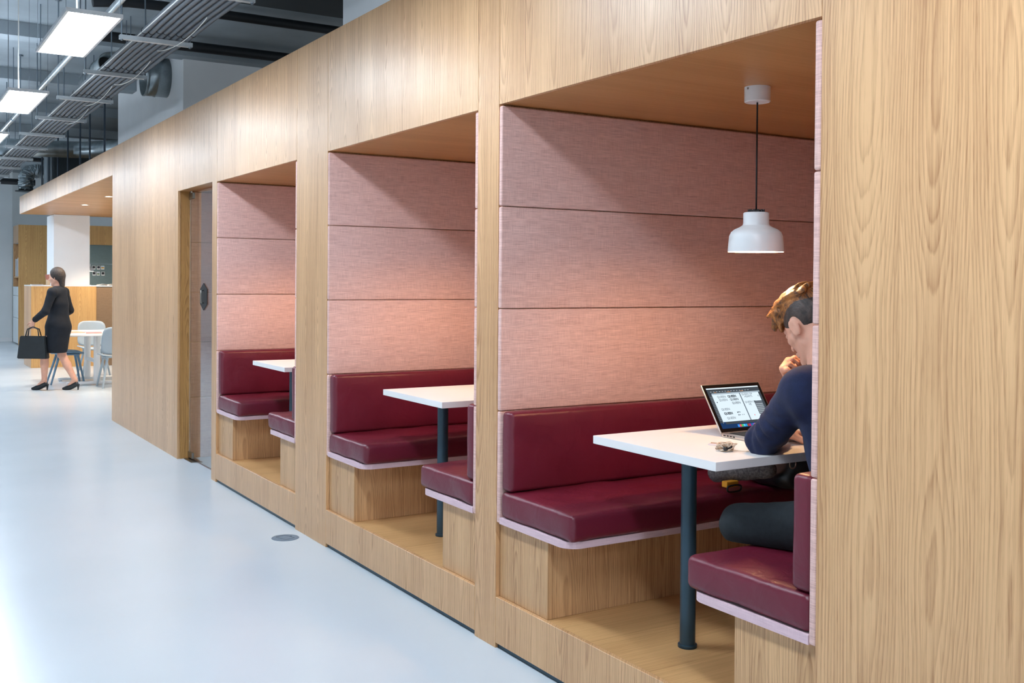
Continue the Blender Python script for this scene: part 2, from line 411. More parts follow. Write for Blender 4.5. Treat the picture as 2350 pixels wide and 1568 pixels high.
# ------------------------------------------------------------------ booths
SE = [.514, .972, 1.389, 1.806, HD-.006]
names = {0: 'nearest booth', 1: 'middle booth', 2: 'farthest booth'}
def side_panels(x, s, booth):
    """upholstered pieces, s=+1: on the left wall of the booth, s=-1: on the right wall"""
    for i in range(4):
        z0, z1 = SE[i]+.0015, SE[i+1]-.0015
        lo, hi = (min(x, x+s*.024), .0, z0), (max(x, x+s*.024), 2.03, z1)
        obj('upholstered_panel', grid_box(lo, hi, .007, .3), M['pink'], PIER[x], True)
def rounded_strip(x0, s, w, d1):
    """pale board under the seat with the front inner corner rounded"""
    r = .065; pts = [(.0246, 0), (w-r, 0)]
    for k in range(1, 9): a = k/8*PI/2; pts.append((w-r+r*math.sin(a), r-r*math.cos(a)))
    pts += [(w, d1), (.0246, d1)]
    return [(x0+s*px, py) for px, py in pts]
for bi, (a0, a1) in enumerate((X3, X2, X1)):
    bn = names[bi]
    side_panels(a0, 1, bn); side_panels(a1, -1, bn)
    for i in range(4):
        obj('upholstered_panel', grid_box((a0+.024, 2.03, SE[i]+.0015), (a1-.024, 2.055, SE[i+1]-.0015), .007, .3), M['pink'], BACK[a0], True)
    t = thing('booth_platform', 'raised oak platform floor and riser of the '+bn, 'platform', (a0, 0, 0))
    W = a1-a0
    obj('riser', box((.001, 0, .022), (W-.001, .02, .21), .001, 1), M['oak'], t)
    obj('deck', box((.001, .0205, .18), (W-.001, 2.058, .2095)), M['oak_flat'], t)
    for s, side, xs in ((1, 'left', a0), (-1, 'right', a1)):
        seatw = .515; bw = .352 if s == 1 else .328
        t = thing('booth_bench', f'burgundy padded bench on the {side} side of the {bn}', 'bench', (xs, 0, .21))
        obj('base', box((min(0, s*bw), .02, 0), (max(0, s*bw), 2.055, .303), .001, 1), M['oak_base'], t)
        bm = bmesh.new(); prism(bm, rounded_strip(0, s, seatw, 2.028), .304, .33)
        obj('seat_board', bm, M['pink_trim'], t)
        lo = (min(s*.026, s*(seatw+.018)), .002, .331); hi = (max(s*.026, s*(seatw+.018)), 2.028, .437)
        obj('seat_cushion', grid_box(lo, hi, .026, .045, (.002, .0, .008), .006, bi*2+(s > 0)), M['leather'], t, True)
        lo = (min(s*.026, s*.098), .006, .440); hi = (max(s*.026, s*.098), 2.026, .764)
        obj('back_cushion', grid_box(lo, hi, .02, .045, (.007, 0, .001), .002, 20+bi*2+(s > 0)), M['leather'], t, True)
    # table
    cx = (a0+a1)/2
    t = thing('booth_table', f'white rectangular table in the {bn} on a dark steel leg', 'table', (cx, 0, .21))
    obj('table_top', box((-.33, .11, .69), (.33, 1.98, .72), .0015, 2), M['laminate'], t)
    for yy in (.29, 1.7):
        bm = bmesh.new(); lathe(bm, [(.0, .004), (.034, .004), (.034, .0), (.034, .010), (.0275, .012), (.0275, .69), (0, .69)], 28, (0, yy, 0))
        obj('leg', bm, M['steel_blue'], t, 'auto')
    # pendant
    px, py = cx+.012, .591
    t = thing('pendant_lamp', f'white bell-shaped pendant lamp hanging in the {bn}', 'lamp', (px, py, HD))
    bm = bmesh.new(); lathe(bm, [(0, -.0005), (.047, -.0005), (.047, -.054), (.044, -.0565), (0, -.0565)], 48)
    obj('canopy_cup', bm, M['lamp_white'], t, 'auto')
    obj('cup_screw', box((-.003, -.0495, -.013), (.003, -.046, -.006)), M['brushed'], t)
    bm = bmesh.new(); tube(bm, [(0, 0, -.0565), (0, 0, -.46)], .0032, 8); obj('cord', bm, M['black'], t, True)
    out = [(.030, -.4590), (.043, -.4595), (.0465, -.463), (.0465, -.500), (.049, -.507), (.060, -.514), (.078, -.522), (.090, -.532), (.0965, -.546), (.0995, -.575), (.1015, -.604)]
    inn = [(r-.002, z-.0012) for r, z in out[::-1]]
    bm = bmesh.new(); lathe(bm, out+[(.1005, -.6048)]+inn[1:], 64); obj('shade', bm, M['lamp_white'], t, 'auto')
    bm = bmesh.new(); lathe(bm, [(0, -.452), (.028, -.452), (.028, -.464), (0, -.464)], 24)
    for k in range(12):
        a = 2*PI*k/12; c_, s_ = math.cos(a), math.sin(a)
        tube(bm, [(c_*.0275, s_*.0275, -.464), (c_*.0275, s_*.0275, -.449)], .0042, 6)
    obj('cooling_crown', bm, M['black'], t)
    bm = bmesh.new(); lathe(bm, [(0, -.50), (.012, -.50), (.022, -.52), (.026, -.54), (.02, -.556), (0, -.562)], 20); obj('bulb', bm, M['bulb'], t, True)
    ld = bpy.data.lights.new('bulb_light', 'POINT'); ld.energy = PENDANT_W; ld.color = (1, .58, .28); ld.shadow_soft_size = .03
    lo_ = bpy.data.objects.new('bulb_light', ld); C.objects.link(lo_); lo_.parent = t; lo_.location = (0, 0, -.585)

# ------------------------------------------------------------------ glazed door to the phone room
t = bpy.data.objects.new('door_1', None); C.objects.link(t); t['kind'] = 'structure'; t.location = (DOOR[0], .1, 0)
obj('glass_pane', box((.012, -.005, .015), (DOOR[1]-DOOR[0]-.006, .005, 2.215)), M['glass'], t)
for nm, z0, z1 in (('patch_fitting', .012, .06), ('patch_fitting', 2.165, 2.215)):
    obj(nm, box((.004, -.013, z0), (.13, .013, z1), .002, 2), M['brushed'], t)
obj('floor_plate', box((-.0, -.05, .0), (.25, .05, .004), .001, 1), M['brushed'], t)
bm = bmesh.new(); tube(bm, [(.03, 0, 2.2), (.03, 0, 2.23)], .008, 10); obj('pivot_pin', bm, M['brushed'], t)
hp = [(0, 1.468), (.033, 1.42), (.033, 1.30), (0, 1.25), (-.033, 1.30), (-.033, 1.42)]; HX = .93-.83
bm = bmesh.new()
a = [bm.verts.new((.455+x*3, -.012, z)) for x, z in hp]; b_ = [bm.verts.new((.455+x*3, -.006, z)) for x, z in hp]
bm.faces.new(a); bm.faces.new(b_)
for i in range(6): bm.faces.new((a[i], a[(i+1) % 6], b_[(i+1) % 6], b_[i]))
hexo = obj('handle_plate', bm, M['black'], t)
bm = bmesh.new(); tube(bm, [(.455, -.012, 1.31), (.455, -.03, 1.31), (.455, -.03, 1.41), (.455, -.012, 1.41)], .005, 10); obj('pull_bar', bm, M['brushed'], hexo, True)
obj('door_2', box((DOOR[0]+.0, .092, 0), (DOOR[0]+.003, .108, 0.001)), M['dark_gap'], wr).name = 'threshold'
# room behind the glass
for i in range(5):
    z0 = [0, .51, .972, 1.389, 1.806][i]; z1 = [.51, .972, 1.389, 1.806, 2.228][i]
    obj('upholstered_panel', grid_box((DOOR[0]+.001, .112, z0+.0015), (DOOR[0]+.02, 2.05, z1-.0015), .006, .3), M['pink'], c0, True)
    obj('upholstered_panel', grid_box((DOOR[0]+.02, 2.04, z0+.0015), (DOOR[1], 2.058, z1-.0015), .006, .3), M['pink'], cb, True)
t = thing('wall_desk', 'white wall desk behind the glass door', 'desk', (DOOR[0]+.02, 1.2, 0))
obj('desk_top', box((0, 0, .72), (.45, .84, .75), .002), M['laminate'], t)
obj('desk_side', box((0, 0, 0), (.4, .03, .72), .002), M['laminate'], t)

t = thing('added_fill_lamp', 'unseen round lamp added to light the glazed phone room', 'light', (-8.3, 1.0, 2.23))  # unseen lamp added to brighten the room behind the glass
bm = bmesh.new(); lathe(bm, [(0, -.03), (.09, -.03), (.10, -.02), (.10, 0), (0, 0)], 28); obj('fill_lamp_body', bm, emis('added_phone_room_fill', (244, 240, 232), 40), t)
# ------------------------------------------------------------------ ceiling light panels over the aisle
PW, PL = .297, 1.225
proto = thing('light_panel', 'x', 'light', (0, 0, 2.95))
bm = bmesh.new()
for lo, hi in (((-PL/2, -PW/2, 0), (PL/2, -PW/2+.014, .022)), ((-PL/2, PW/2-.014, 0), (PL/2, PW/2, .022)), ((-PL/2, -PW/2+.014, 0), (-PL/2+.014, PW/2-.014, .022)), ((PL/2-.014, -PW/2+.014, 0), (PL/2, PW/2-.014, .022)), ((-PL/2+.014, -PW/2+.014, .018), (PL/2-.014, PW/2-.014, .022))):
    bx(bm, lo, hi)
obj('frame', bm, M['alu'], proto)
obj('diffuser', box((-PL/2+.0145, -PW/2+.0145, .004), (PL/2-.0145, PW/2-.0145, .010)), M['panel_glow'], proto)
for sx in (-1, 1):
    for sy in (-1, 1):
        bm = bmesh.new(); tube(bm, [(sx*(PL/2-.05), sy*(PW/2-.007), .02), (sx*(PL/2-.05), sy*(PW/2-.007), CZ-2.951)], .0015, 5); obj('wire', bm, M['wire'], proto)
obj('added_uplight', box((-PL/2+.02, -PW/2+.02, .0222), (PL/2-.02, PW/2-.02, .024)), M['added_up_glow'], proto)  # glowing sheet added on top of the panel as ceiling fill light
obj('driver_box', box((-.12, -.04, .0242), (.12, .04, .06), .003), M['alu'], proto)
bm = bmesh.new(); tube(bm, [(.16, -.02, .03), (.165, -.025, .25), (.22, -.03, .6), (.2, -.03, .9), (.21, -.03, CZ-2.951)], .0045, 8); obj('power_cord', bm, M['cable'], proto, True)
labs = {-3: None}
xs = [-6.71+2.81*3, -6.71+2.81*2, -6.71+2.81, -6.71, -6.71-2.81, -6.71-5.55] + [-6.71-5.55-2.8*k for k in range(1, 5)]
for i, x in enumerate(xs):
    o = proto if i == 0 else copy_tree(proto)
    o.location = (x, -1.125, 2.95); o['group'] = 'light panels in a row over the aisle'
    o['label'] = {3: 'largest ceiling light panel at the top left, nearest one in view', 4: 'second hanging light panel down the aisle at the left edge',
                  5: 'third, small light panel cut by the left picture edge'}.get(i, 'glowing panel of the same ceiling row, outside the picture')

# ------------------------------------------------------------------ trapeze hangers and pipes
ZR = 3.2
proto = thing('pipe_hanger', 'x', 'pipe rail')
bm = bmesh.new()
for lo, hi in (((-.0205, -.25, -.03), (.0205, .25, -.026)), ((-.0205, -.25, -.026), (-.0175, .25, 0)), ((.0175, -.25, -.026), (.0205, .25, 0)), ((-.0175, -.25, -.003), (-.010, .25, 0)), ((.010, -.25, -.003), (.0175, .25, 0))): bx(bm, lo, hi)
obj('rail', bm, M['zinc'], proto)
for s in (-1, 1):
    bm = bmesh.new(); tube(bm, [(0, s*.235, -.04), (0, s*.235, CZ-ZR-.001)], .006, 8); lathe(bm, [(0, -.036), (.012, -.036), (.012, -.030), (0, -.030)], 6, (0, s*.235, 0)); lathe(bm, [(0, CZ-ZR-.02), (.03, CZ-ZR-.018), (.03, CZ-ZR-.001), (0, CZ-ZR-.001)], 8, (0, s*.235, 0))
    obj('rod', bm, M['rod'], proto)
hx = [-6.2-1.435*k for k in range(14)]
ordn = ['nearest', 'second nearest', 'third', 'fourth', 'fifth', 'sixth', 'seventh', 'eighth', 'ninth', 'tenth', 'eleventh', 'twelfth', 'thirteenth', 'farthest']
for i, x in enumerate(hx):
    o = proto if i == 0 else copy_tree(proto)
    o.location = (x, -.45, ZR); o['group'] = 'hanger rails under the grey pipes'
    o['label'] = f'{ordn[i]} of the galvanised hanger rails crossing under the grey pipe bundle'
NP = 8
for k in range(NP):
    y = -.555+.0445*k; r = .0215; pts = []
    rs_ = np.random.RandomState(30+k)
    x = -1.0
    while x > -26.2:
        pts.append((x, y+rs_.uniform(-.0012, .0012), ZR+r+.0005+.006*math.sin((x+6.2)/1.435*PI)**2)); x -= .12
    t = thing('grey_pipe', ('leftmost' if k == 0 else 'rightmost' if k == NP-1 else ordn[k].replace(' nearest', '')+' from the left')+' of the parallel grey sleeved pipes under the ceiling', 'pipe', (0, 0, 0), 0, 'grey sleeved pipes on the hanger rails')
    bm = bmesh.new(); tube(bm, pts, r, 10); obj('sleeve', bm, M['pipe_grey'], t, True)
    for hx_ in hx[:9]:
        xx = hx_+.16+rs_.uniform(-.05, .05); zz = ZR+r+.0005+.006*math.sin((xx+6.2)/1.435*PI)**2
        bm = bmesh.new(); tube(bm, [(xx-.004, y, zz), (xx+.004, y, zz)], r+.003, 12); obj('tie', bm, M['black'], t)
def tag_tube(name, pts, r, mat, label, cat, n=16, group=None):
    bm = bmesh.new(); tube(bm, pts, r, n); o = obj(name, bm, M[mat], None, 'auto'); return setp(o, label, cat, group)
tag_tube('white_conduit', [(-2, -.572, ZR+.012), (-26, -.572, ZR+.012)], .004, 'cable', 'thin white conduit along the left side of the grey pipe bundle', 'conduit', 8)
for k, (x, y) in enumerate(((-9.6, -.36), (-10.9, -.40), (-12.3, -.36), (-8.0, -.36))):
    tag_tube('loose_cable', [(x+1.2*j/14, y+.04*j/14, ZR-.004-.055*math.sin(j/14*PI)**.8) for j in range(15)], .003, 'cable', ['loop of thin pale cable sagging below the pipes, second span', 'thin pale cable loop sagging below the pipes farther off', 'farthest thin pale cable loop below the pipes', 'nearest thin pale cable hanging under the pipes'][k], 'cable', 6)
tag_tube('black_pipe', [(-9.84, -.5, 3.95), (-9.84, -.20, 3.99), (-9.84, .1, 4.0), (-9.84, 3.2, 4.0)], .045, 'black_pipe', 'black lagged pipe crossing above the grey pipes, upper one', 'pipe')
tag_tube('black_pipe', [(-11.34, -.2, 3.99), (-11.34, 3.2, 4.0)], .055, 'black_pipe', 'black lagged pipe in front of the white shaft wall, lower one', 'pipe')
tag_tube('black_pipe', [(-22.5, -3, 3.38), (-22.5, .6, 3.38)], .06, 'black_pipe', 'far black pipe low over the end wall, at left', 'pipe')
tag_tube('black_pipe', [(-20.8, -.2, 3.66), (-20.8, .7, 3.66)], .04, 'black_pipe', 'short far black pipe above the foil duct', 'pipe')
t = thing('steel_pipe', 'bare silver steel pipe running above the light panels', 'pipe')
bm = bmesh.new(); tube(bm, [(-2, -.80, 3.3), (-26, -.80, 3.3)], .024, 14); obj('tube', bm, M['galv'], t, 'auto')
for k in range(8):
    x = -6.4-2.2*k
    bm = bmesh.new(); tube(bm, [(x-.012, -.80, 3.3), (x+.012, -.80, 3.3)], .03, 12); tube(bm, [(x, -.80, 3.33), (x, -.80, CZ-.001)], .005, 6); obj('clamp', bm, M['rod'], t)
t = thing('strut_bracket', 'small galvanised strut hanging on two thin rods beside the black pipe', 'bracket', (-10.9, .02, 3.7))
obj('rail', box((-.18, -.02, -.03), (.18, .02, 0), .002), M['galv'], t)
for s in (-1, 1):
    bm = bmesh.new(); tube(bm, [(s*.1, 0, -.03), (s*.1, 0, CZ-3.701)], .005, 6); obj('rod', bm, M['rod'], t)
# ducts
def duct(name, pts, r, mat, label, n=36, rib=0, open_end=True):
    t = thing(name, label, 'duct')
    pts = [Vector(p) for p in pts]
    bm = bmesh.new(); tube(bm, pts, r, n, caps=False); o = obj('duct_body', bm, M[mat], t, 'auto')
    sm = o.modifiers.new('wall', 'SOLIDIFY'); sm.thickness = .006
    d = (pts[1]-pts[0]).normalized()
    if pts[0].z+r < CZ-.02:
        bm = bmesh.new(); q = pts[0]*.3+pts[1]*.7; tube(bm, [q+Vector((0, 0, r)), Vector((q.x, q.y, CZ-.001))], .005, 6); obj('hanger_rod', bm, M['rod'], t)
    bm = bmesh.new(); tube(bm, [pts[0], pts[0]+d*.02], r+.006, n, caps=False); o = obj('rim', bm, M[mat], t, 'auto'); o.modifiers.new('wall', 'SOLIDIFY').thickness = .008
    if rib:
        L = (pts[-1]-pts[0]).length; k = rib
        while k < L-.02:
            p = pts[0]+(pts[-1]-pts[0]).normalized()*k
            if len(pts) == 2:
                bm = bmesh.new(); tube(bm, [p-d*.006, p+d*.006], r+.008, n, caps=False); o = obj('seam', bm, M[mat], t); o.modifiers.new('wall', 'SOLIDIFY').thickness = .006
            k += rib
    return t
duct('round_duct', [(-12.6, .53, 3.86), (-12.6, .80, 3.86)], .225, 'galv', 'open round galvanised duct stub on the white shaft wall', 48, .13)
duct('round_duct', [(-12.0, .04, 3.85), (-13.3, .04, 3.85)], .11, 'galv', 'dark open end of a round duct behind the grey pipes', 40, .5)
obj('dark_bore_disc', (lambda b: (tube(b, [(-12.25, .04, 3.85), (-12.24, .04, 3.85)], .105, 30), b)[1])(bmesh.new()), M['black'], bpy.data.objects['round_duct.001'])  # black disc paints the darkness inside the open duct
duct('spiral_duct', [(-17, -.7, 3.43), (-17, -.2, 3.43), (-17, .45, 3.455), (-16.9, .58, 3.45), (-16.6, .68, 3.43), (-15.65, .95, 3.37)], .125, 'galv', 'long spiral duct bending above the canopy')
tt = thing('foil_duct', 'crinkled foil flexible duct hanging beyond the canopy', 'duct')
pts = []; rs = []
cen = [(-19.9, .13, 3.03), (-19.9, .13, 3.10), (-19.9, .13, 3.18), (-19.9, .14, 3.26), (-19.9, .18, 3.34), (-19.9, .26, 3.37), (-19.9, .36, 3.365)]
for i in range(len(cen)-1):
    for k in range(6):
        f = k/6; pts.append([cen[i][j]*(1-f)+cen[i+1][j]*f for j in range(3)]); rs.append(.115+.012*(k % 2)+random.uniform(-.008, .008))
bm = bmesh.new(); tube(bm, pts, rs, 20)
for v in bm.verts: v.co += Vector([random.uniform(-.007, .007) for _ in range(3)])
obj('foil_hose', bm, M['galv'], tt)
bm = bmesh.new(); lathe(bm, [(0, 0), (.17, 0), (.17, .012), (.12, .02), (0, .02)], 28, (-19.9, .13, 3.0)); obj('diffuser_plate', bm, M['ceil_dark'], tt)
bm = bmesh.new(); tube(bm, [(-19.9, .36, 3.365), (-19.9, .465, 3.365)], .12, 24); obj('rigid_sleeve', bm, M['galv'], tt, 'auto')
bm = bmesh.new(); tube(bm, [(-19.9, .40, 3.48), (-19.9, .40, CZ-.001)], .005, 6); obj('hanger_rod', bm, M['rod'], tt)
setp(obj('bulkhead', box((-20.4, .47, 2.885), (-19.1, 3.5, 3.62), .004), M['ceil_dark']), 'dark boxed bulkhead standing on the canopy below the spiral duct', 'bulkhead')
setp(obj('service_post', box((-19.6, .38, 2.885), (-19.2, .465, CZ-.14), .004), M['ceil']), 'pale grey post rising beside the dark bulkhead', 'post')
for i, x in enumerate((-13.68, -14.7, -15.44, -16.5, -17.45, -18.4, -19.2)):
    t = thing('canopy_rod', ['nearest', 'second', 'third', 'fourth', 'fifth', 'sixth', 'farthest'][i]+' of the dark rods hanging the canopy from the ceiling', 'rod', (x, .3, TOP), 0, 'rods holding up the canopy')
    bm = bmesh.new(); tube(bm, [(0, 0, -.012), (0, 0, CZ-TOP-(.141 if 0 else 0)-.001)], .012, 8); obj('shaft', bm, M['rod_dark'], t)
    bm = bmesh.new(); lathe(bm, [(0, -.011), (.03, -.011), (.03, .006), (0, .006)], 10); obj('foot_nut', bm, M['rod_dark'], t)

# ------------------------------------------------------------------ floor box in the aisle
t = thing('floor_socket', 'round grey floor socket lid set in the pale aisle floor', 'floor outlet', (-5.82, -.124, 0), .3)
bm = bmesh.new(); lathe(bm, [(0, .003), (.072, .003), (.078, .002), (.079, -.001)], 48); obj('lid', bm, soft('grey_floor_lid', (112, 130, 146), .04, 30, .45), t)
bm = bmesh.new()
for lo, hi in (((-.045, -.032, .003), (.045, -.030, .0038)), ((-.045, .030, .003), (.045, .032, .0038)), ((-.047, -.032, .003), (-.045, .032, .0038)), ((.045, -.032, .003), (.047, .032, .0038)), ((-.006, .036, .003), (.006, .044, .0042))): bx(bm, lo, hi)
obj('hatch_outline', bm, M['steel_blue'], t)

# ------------------------------------------------------------------ seating area under the canopy
for i, (x, y) in enumerate(((-14.61, .526), (-16.48, .535))):
    t = thing('downlight', ['recessed downlight in the canopy, right one', 'recessed downlight in the canopy, left one'][i], 'light', (x, y, 2.59))
    bm = bmesh.new(); lathe(bm, [(.045, -.001), (.06, -.001), (.06, -.006), (.045, -.006)], 28); obj('trim_ring', bm, M['alu'], t)
    bm = bmesh.new(); lathe(bm, [(0, -.003), (.045, -.003)], 24); obj('lens', bm, M['spot_glow'], t)
    ld = bpy.data.lights.new('spot_light', 'SPOT'); ld.energy = SPOT_W*3; ld.spot_size = math.radians(100); ld.spot_blend = .5; ld.color = (1, .84, .66); ld.shadow_soft_size = .04
    lo_ = bpy.data.objects.new('spot_light', ld); C.objects.link(lo_); lo_.parent = t; lo_.location = (0, 0, -.01)
for i, (x, y) in enumerate(((-18.2, 1.4), (-16.5, 2.4), (-13.5, 2.2))):
    t = thing('downlight', 'recessed canopy downlight hidden behind the timber wall', 'light', (x, y, 2.59), 0, 'canopy downlights out of view')
    bm = bmesh.new(); lathe(bm, [(0, -.003), (.045, -.003)], 24); obj('lens', bm, M['spot_glow'], t)
    ld = bpy.data.lights.new('spot_light', 'SPOT'); ld.energy = SPOT_W*3; ld.spot_size = math.radians(110); ld.spot_blend = .5; ld.color = (1, .84, .66); ld.shadow_soft_size = .04
    lo_ = bpy.data.objects.new('spot_light', ld); C.objects.link(lo_); lo_.parent = t; lo_.location = (0, 0, -.01)
setp(obj('square_column', box((-20.1, .5, 0), (-19.3, 1.08, 2.589), .003, 1), M['white_paint']), 'white square column rising behind the oak counter', 'column')
t = thing('bar_counter', 'high oak counter block with brown felt side, front of the white column', 'counter', (-18.9, .1, 0))
obj('end_panel', box((-.93, 0, 0), (-.021, .02, 1.36), .001, 1), M['oak'], t)
obj('front_panel', box((-.02, .0, 0), (0, 1.02, 1.36), .001, 1), M['oak_far'], t)
obj('felt_panel', box((-.05, 1.021, 0), (-.01, 3.0, 1.35), .004), M['felt'], t)
obj('counter_top', box((-.93, .0, 1.361), (.0, .399, 1.378), .001, 1), M['laminate'], t)
obj('ledge', box((-.39, .399, 1.361), (.0, 3.0, 1.378), .001, 1), M['laminate'], t)
t = thing('clay_pot', 'small terracotta pot on a pale block at the counter end', 'pot', (-19.1, .385, 1.379))
bm = bmesh.new(); lathe(bm, [(0, 0), (.034, 0), (.034, .09), (0, .09)], 20); obj('stand', bm, soft('pale_wood_stand', (206, 182, 150), .04), t, 'auto')
bm = bmesh.new(); lathe(bm, [(0, .091), (.036, .091), (.046, .16), (.050, .16), (.050, .178), (.042, .178), (.034, .11), (0, .11)], 24); obj('pot', bm, soft('terracotta', (176, 112, 96), .05), t, 'auto')
t = thing('open_magazine', 'open magazine lying on the ledge above the brown felt', 'magazine', (-19.05, 1.32, 1.379))
for s in (-1, 1):
    bm = bmesh.new()
    for k in range(8):
        a0_, a1_ = k/8, (k+1)/8; z = lambda q: .018*math.sin(q*PI)**.7+.002
        vs = [bm.verts.new(p) for p in ((-.1, s*a0_*.16, z(a0_)), (.1, s*a0_*.16, z(a0_)), (.1, s*a1_*.16, z(a1_)), (-.1, s*a1_*.16, z(a1_)))]; bm.faces.new(vs)
    o = obj('page', bm, M['paper'], t); o.modifiers.new('t', 'SOLIDIFY').thickness = .004
t = thing('folded_papers', 'white papers lying on the counter top by the terracotta pot', 'papers', (-19.2, .22, 1.379))
for k in range(3): obj('sheet', box((-.1+.01*k, -.09, .004*k), (.1+.01*k, .09, .004*k+.0035)), M['laminate'], t)
# pinboard niche behind
t = thing('pinboard_niche', 'grey-green felt pinboard framed by oak behind the column', 'pinboard', (-21.5, 1.0, 0))
obj('felt_board', box((-.03, 0, 1.05), (0, 2.5, 1.776), .003), M['green_felt'], t); obj('felt_board', box((-.03, 0, 1.784), (0, 2.5, 2.15), .003), M['green_felt'], t)
obj('oak_header', box((-.4, 0, 2.151), (.02, 2.5, 2.52), .002), M['oak_far'], t)
obj('oak_lower', box((-.4, 0, 0), (.0, 2.5, 1.049), .002), M['oak_far'], t)
pc = [(30, 34, 38), (40, 44, 52), (206, 158, 74), (34, 36, 44), (96, 120, 70), (30, 32, 34)]
k = 0
for r_ in range(2):
    for c_ in range(3):
        y = 1.525+.082*c_-1.0+(.006 if (r_+c_) % 2 else 0); z = 1.71-.118*r_
        t = thing('photo_print', ('upper ' if r_ == 0 else 'lower ')+['left', 'middle', 'right'][c_]+' instant photo print pinned on the grey-green board', 'photo', (-21.5, y+1.0, z), 0, 'instant photos on the pinboard')
        obj('print', box((.0005, -.03, -.036), (.002, .03, .036)), M['laminate'], t)
        obj('picture', box((.0021, -.024, -.018), (.0025, .024, .03)), base('photo_print_%d' % k, pc[k], .4), t)
        if k == 2: obj('picture', box((.0026, -.024, .012), (.0029, .024, .03)), base('photo_sky', (170, 200, 220), .4), t)
        if k == 4: obj('picture', box((.0026, -.024, .004), (.0029, .024, .03)), base('photo_cloud', (190, 196, 206), .4), t)
        k += 1
t = thing('desk_lamp', 'small white bell pendant beyond the counter beside the photos', 'lamp', (-20.6, 1.27, 1.63))
bm = bmesh.new(); lathe(bm, [(.03, .135), (.045, .13), (.047, .09), (.075, .075), (.095, .05), (.10, 0), (.098, 0), (.09, .045), (.0, .1)], 32); obj('shade', bm, M['lamp_white'], t, 'auto')
bm = bmesh.new(); tube(bm, [(0, 0, .13), (0, 0, CZ-.002-1.63)], .003, 6); obj('cord', bm, M['black'], t)
bm = bmesh.new(); lathe(bm, [(0, .01), (.03, .015), (.03, .03), (0, .05)], 12); obj('bulb', bm, M['bulb'], t)
ld = bpy.data.lights.new('bulb_light', 'POINT'); ld.energy = 14; ld.color = (1, .9, .78); ld.shadow_soft_size = .05
lo_ = bpy.data.objects.new('bulb_light', ld); C.objects.link(lo_); lo_.parent = t; lo_.location = (0, 0, -.02)
# far cabinet
t = thing('tall_cabinet', 'tall oak cabinet with an open magazine shelf at the far end', 'cabinet', (-25.45, .63, 0))
obj('side_panel', box((-.02, 0, 0), (0, 1.2, 2.68), .002, 1), M['oak_far'], t)
obj('top_fascia', box((-1.0, 0, 2.28), (-.021, .02, 2.68)), M['oak'], t)
obj('niche_back', box((-1.0, .20, 1.30), (-.021, .22, 2.28)), M['oak_base'], t)
obj('niche_side', box((-1.0, .0, 1.30), (-.98, .20, 2.28)), M['oak_base'], t)
obj('drawer', box((-1.0, 0, 1.10), (-.021, .02, 1.298), .002), M['pale_wall'], t)
for z0, z1 in ((.60, 1.09), (.03, .59)): obj('door', box((-1.0, 0, z0), (-.021, .02, z1), .003), M['pale_wall'], t)
obj('carcass', box((-1.0, .22, 0), (-.021, 1.2, 2.675)), M['oak_base'], t)
for i, (dx, hh, cc) in enumerate(((-.86, .40, (226, 226, 228)), (-.72, .36, (196, 198, 204)), (-.42, .42, (236, 236, 238)), (-.30, .40, (40, 44, 52)))):
    t = thing('magazine', ['white magazine in the far cabinet shelf, leftmost', 'grey magazine in the far cabinet shelf', 'white magazine standing right in the far shelf', 'dark-spined magazine, rightmost in the far shelf'][i], 'magazine', (-25.45+dx, .66, 1.53))
    obj('cover', box((0, 0, 0), (.09, .12, hh), .003), base('magazine_cover_%d' % i, cc, .5), t)
t = thing('niche_shelf', 'thin oak shelf carrying the magazines in the far cabinet', 'shelf', (-26.45, .65, 1.5)); obj('board', box((0.02, -.0, 0), (.975, .18, .029)), M['oak_far'], t)

# cafe table and chairs
t = thing('cafe_table', 'white two-pedestal table under the canopy with papers on it', 'table', (-15.95, .55, 0))
obj('table_top', box((-.75, -.52, .70), (.75, .55, .722), .006, 2), M['laminate'], t)
for s in (-1, 1):
    bm = bmesh.new(); tube(bm, [(s*.38, 0, .05), (s*.38, 0, .70)], .045, 20); obj('pedestal', bm, M['laminate'], t, 'auto')
    bm = bmesh.new(); bx(bm, (s*.38-.035, -.40, .012), (s*.38+.035, .40, .05), .01, 2)
    for yy in (-.37, .37): lathe(bm, [(0, 0), (.02, 0), (.02, .014), (0, .014)], 12, (s*.38, yy, 0))
    obj('foot', bm, M['laminate'], t)
obj('crossbar', box((-.38, -.02, .30), (.38, .02, .35), .006), M['laminate'], t)
obj('table_papers', box((0, 0, 0), (.1, .1, .1)), M['paper']).name = 'tmp'
bpy.data.objects.remove(bpy.data.objects['tmp'])
for i, (x, y, rz, cc, l, wd, hh) in enumerate(((-15.9, .25, .2, (214, 170, 140), .42, .30, .014), (-15.55, .5, -.15, (200, 150, 150), .3, .22, .02), (-15.2+.02, .2, .1, (228, 222, 214), .28, .2, .004))):
    t = thing('magazine', ['open tan magazine on the cafe table, left', 'stack of pinkish magazines on the cafe table', 'white sheet at the near edge of the cafe table'][i], 'magazine', (x, y, .7225), rz)
    obj('pages', box((-l/2, -wd/2, 0), (l/2, wd/2, hh*.5)), M['paper'], t)
    obj('cover', box((-l/2+.01, -wd/2+.01, hh*.5), (l/2-.005, wd/2-.004, hh)), base('cover_%d' % i, cc, .5), t)
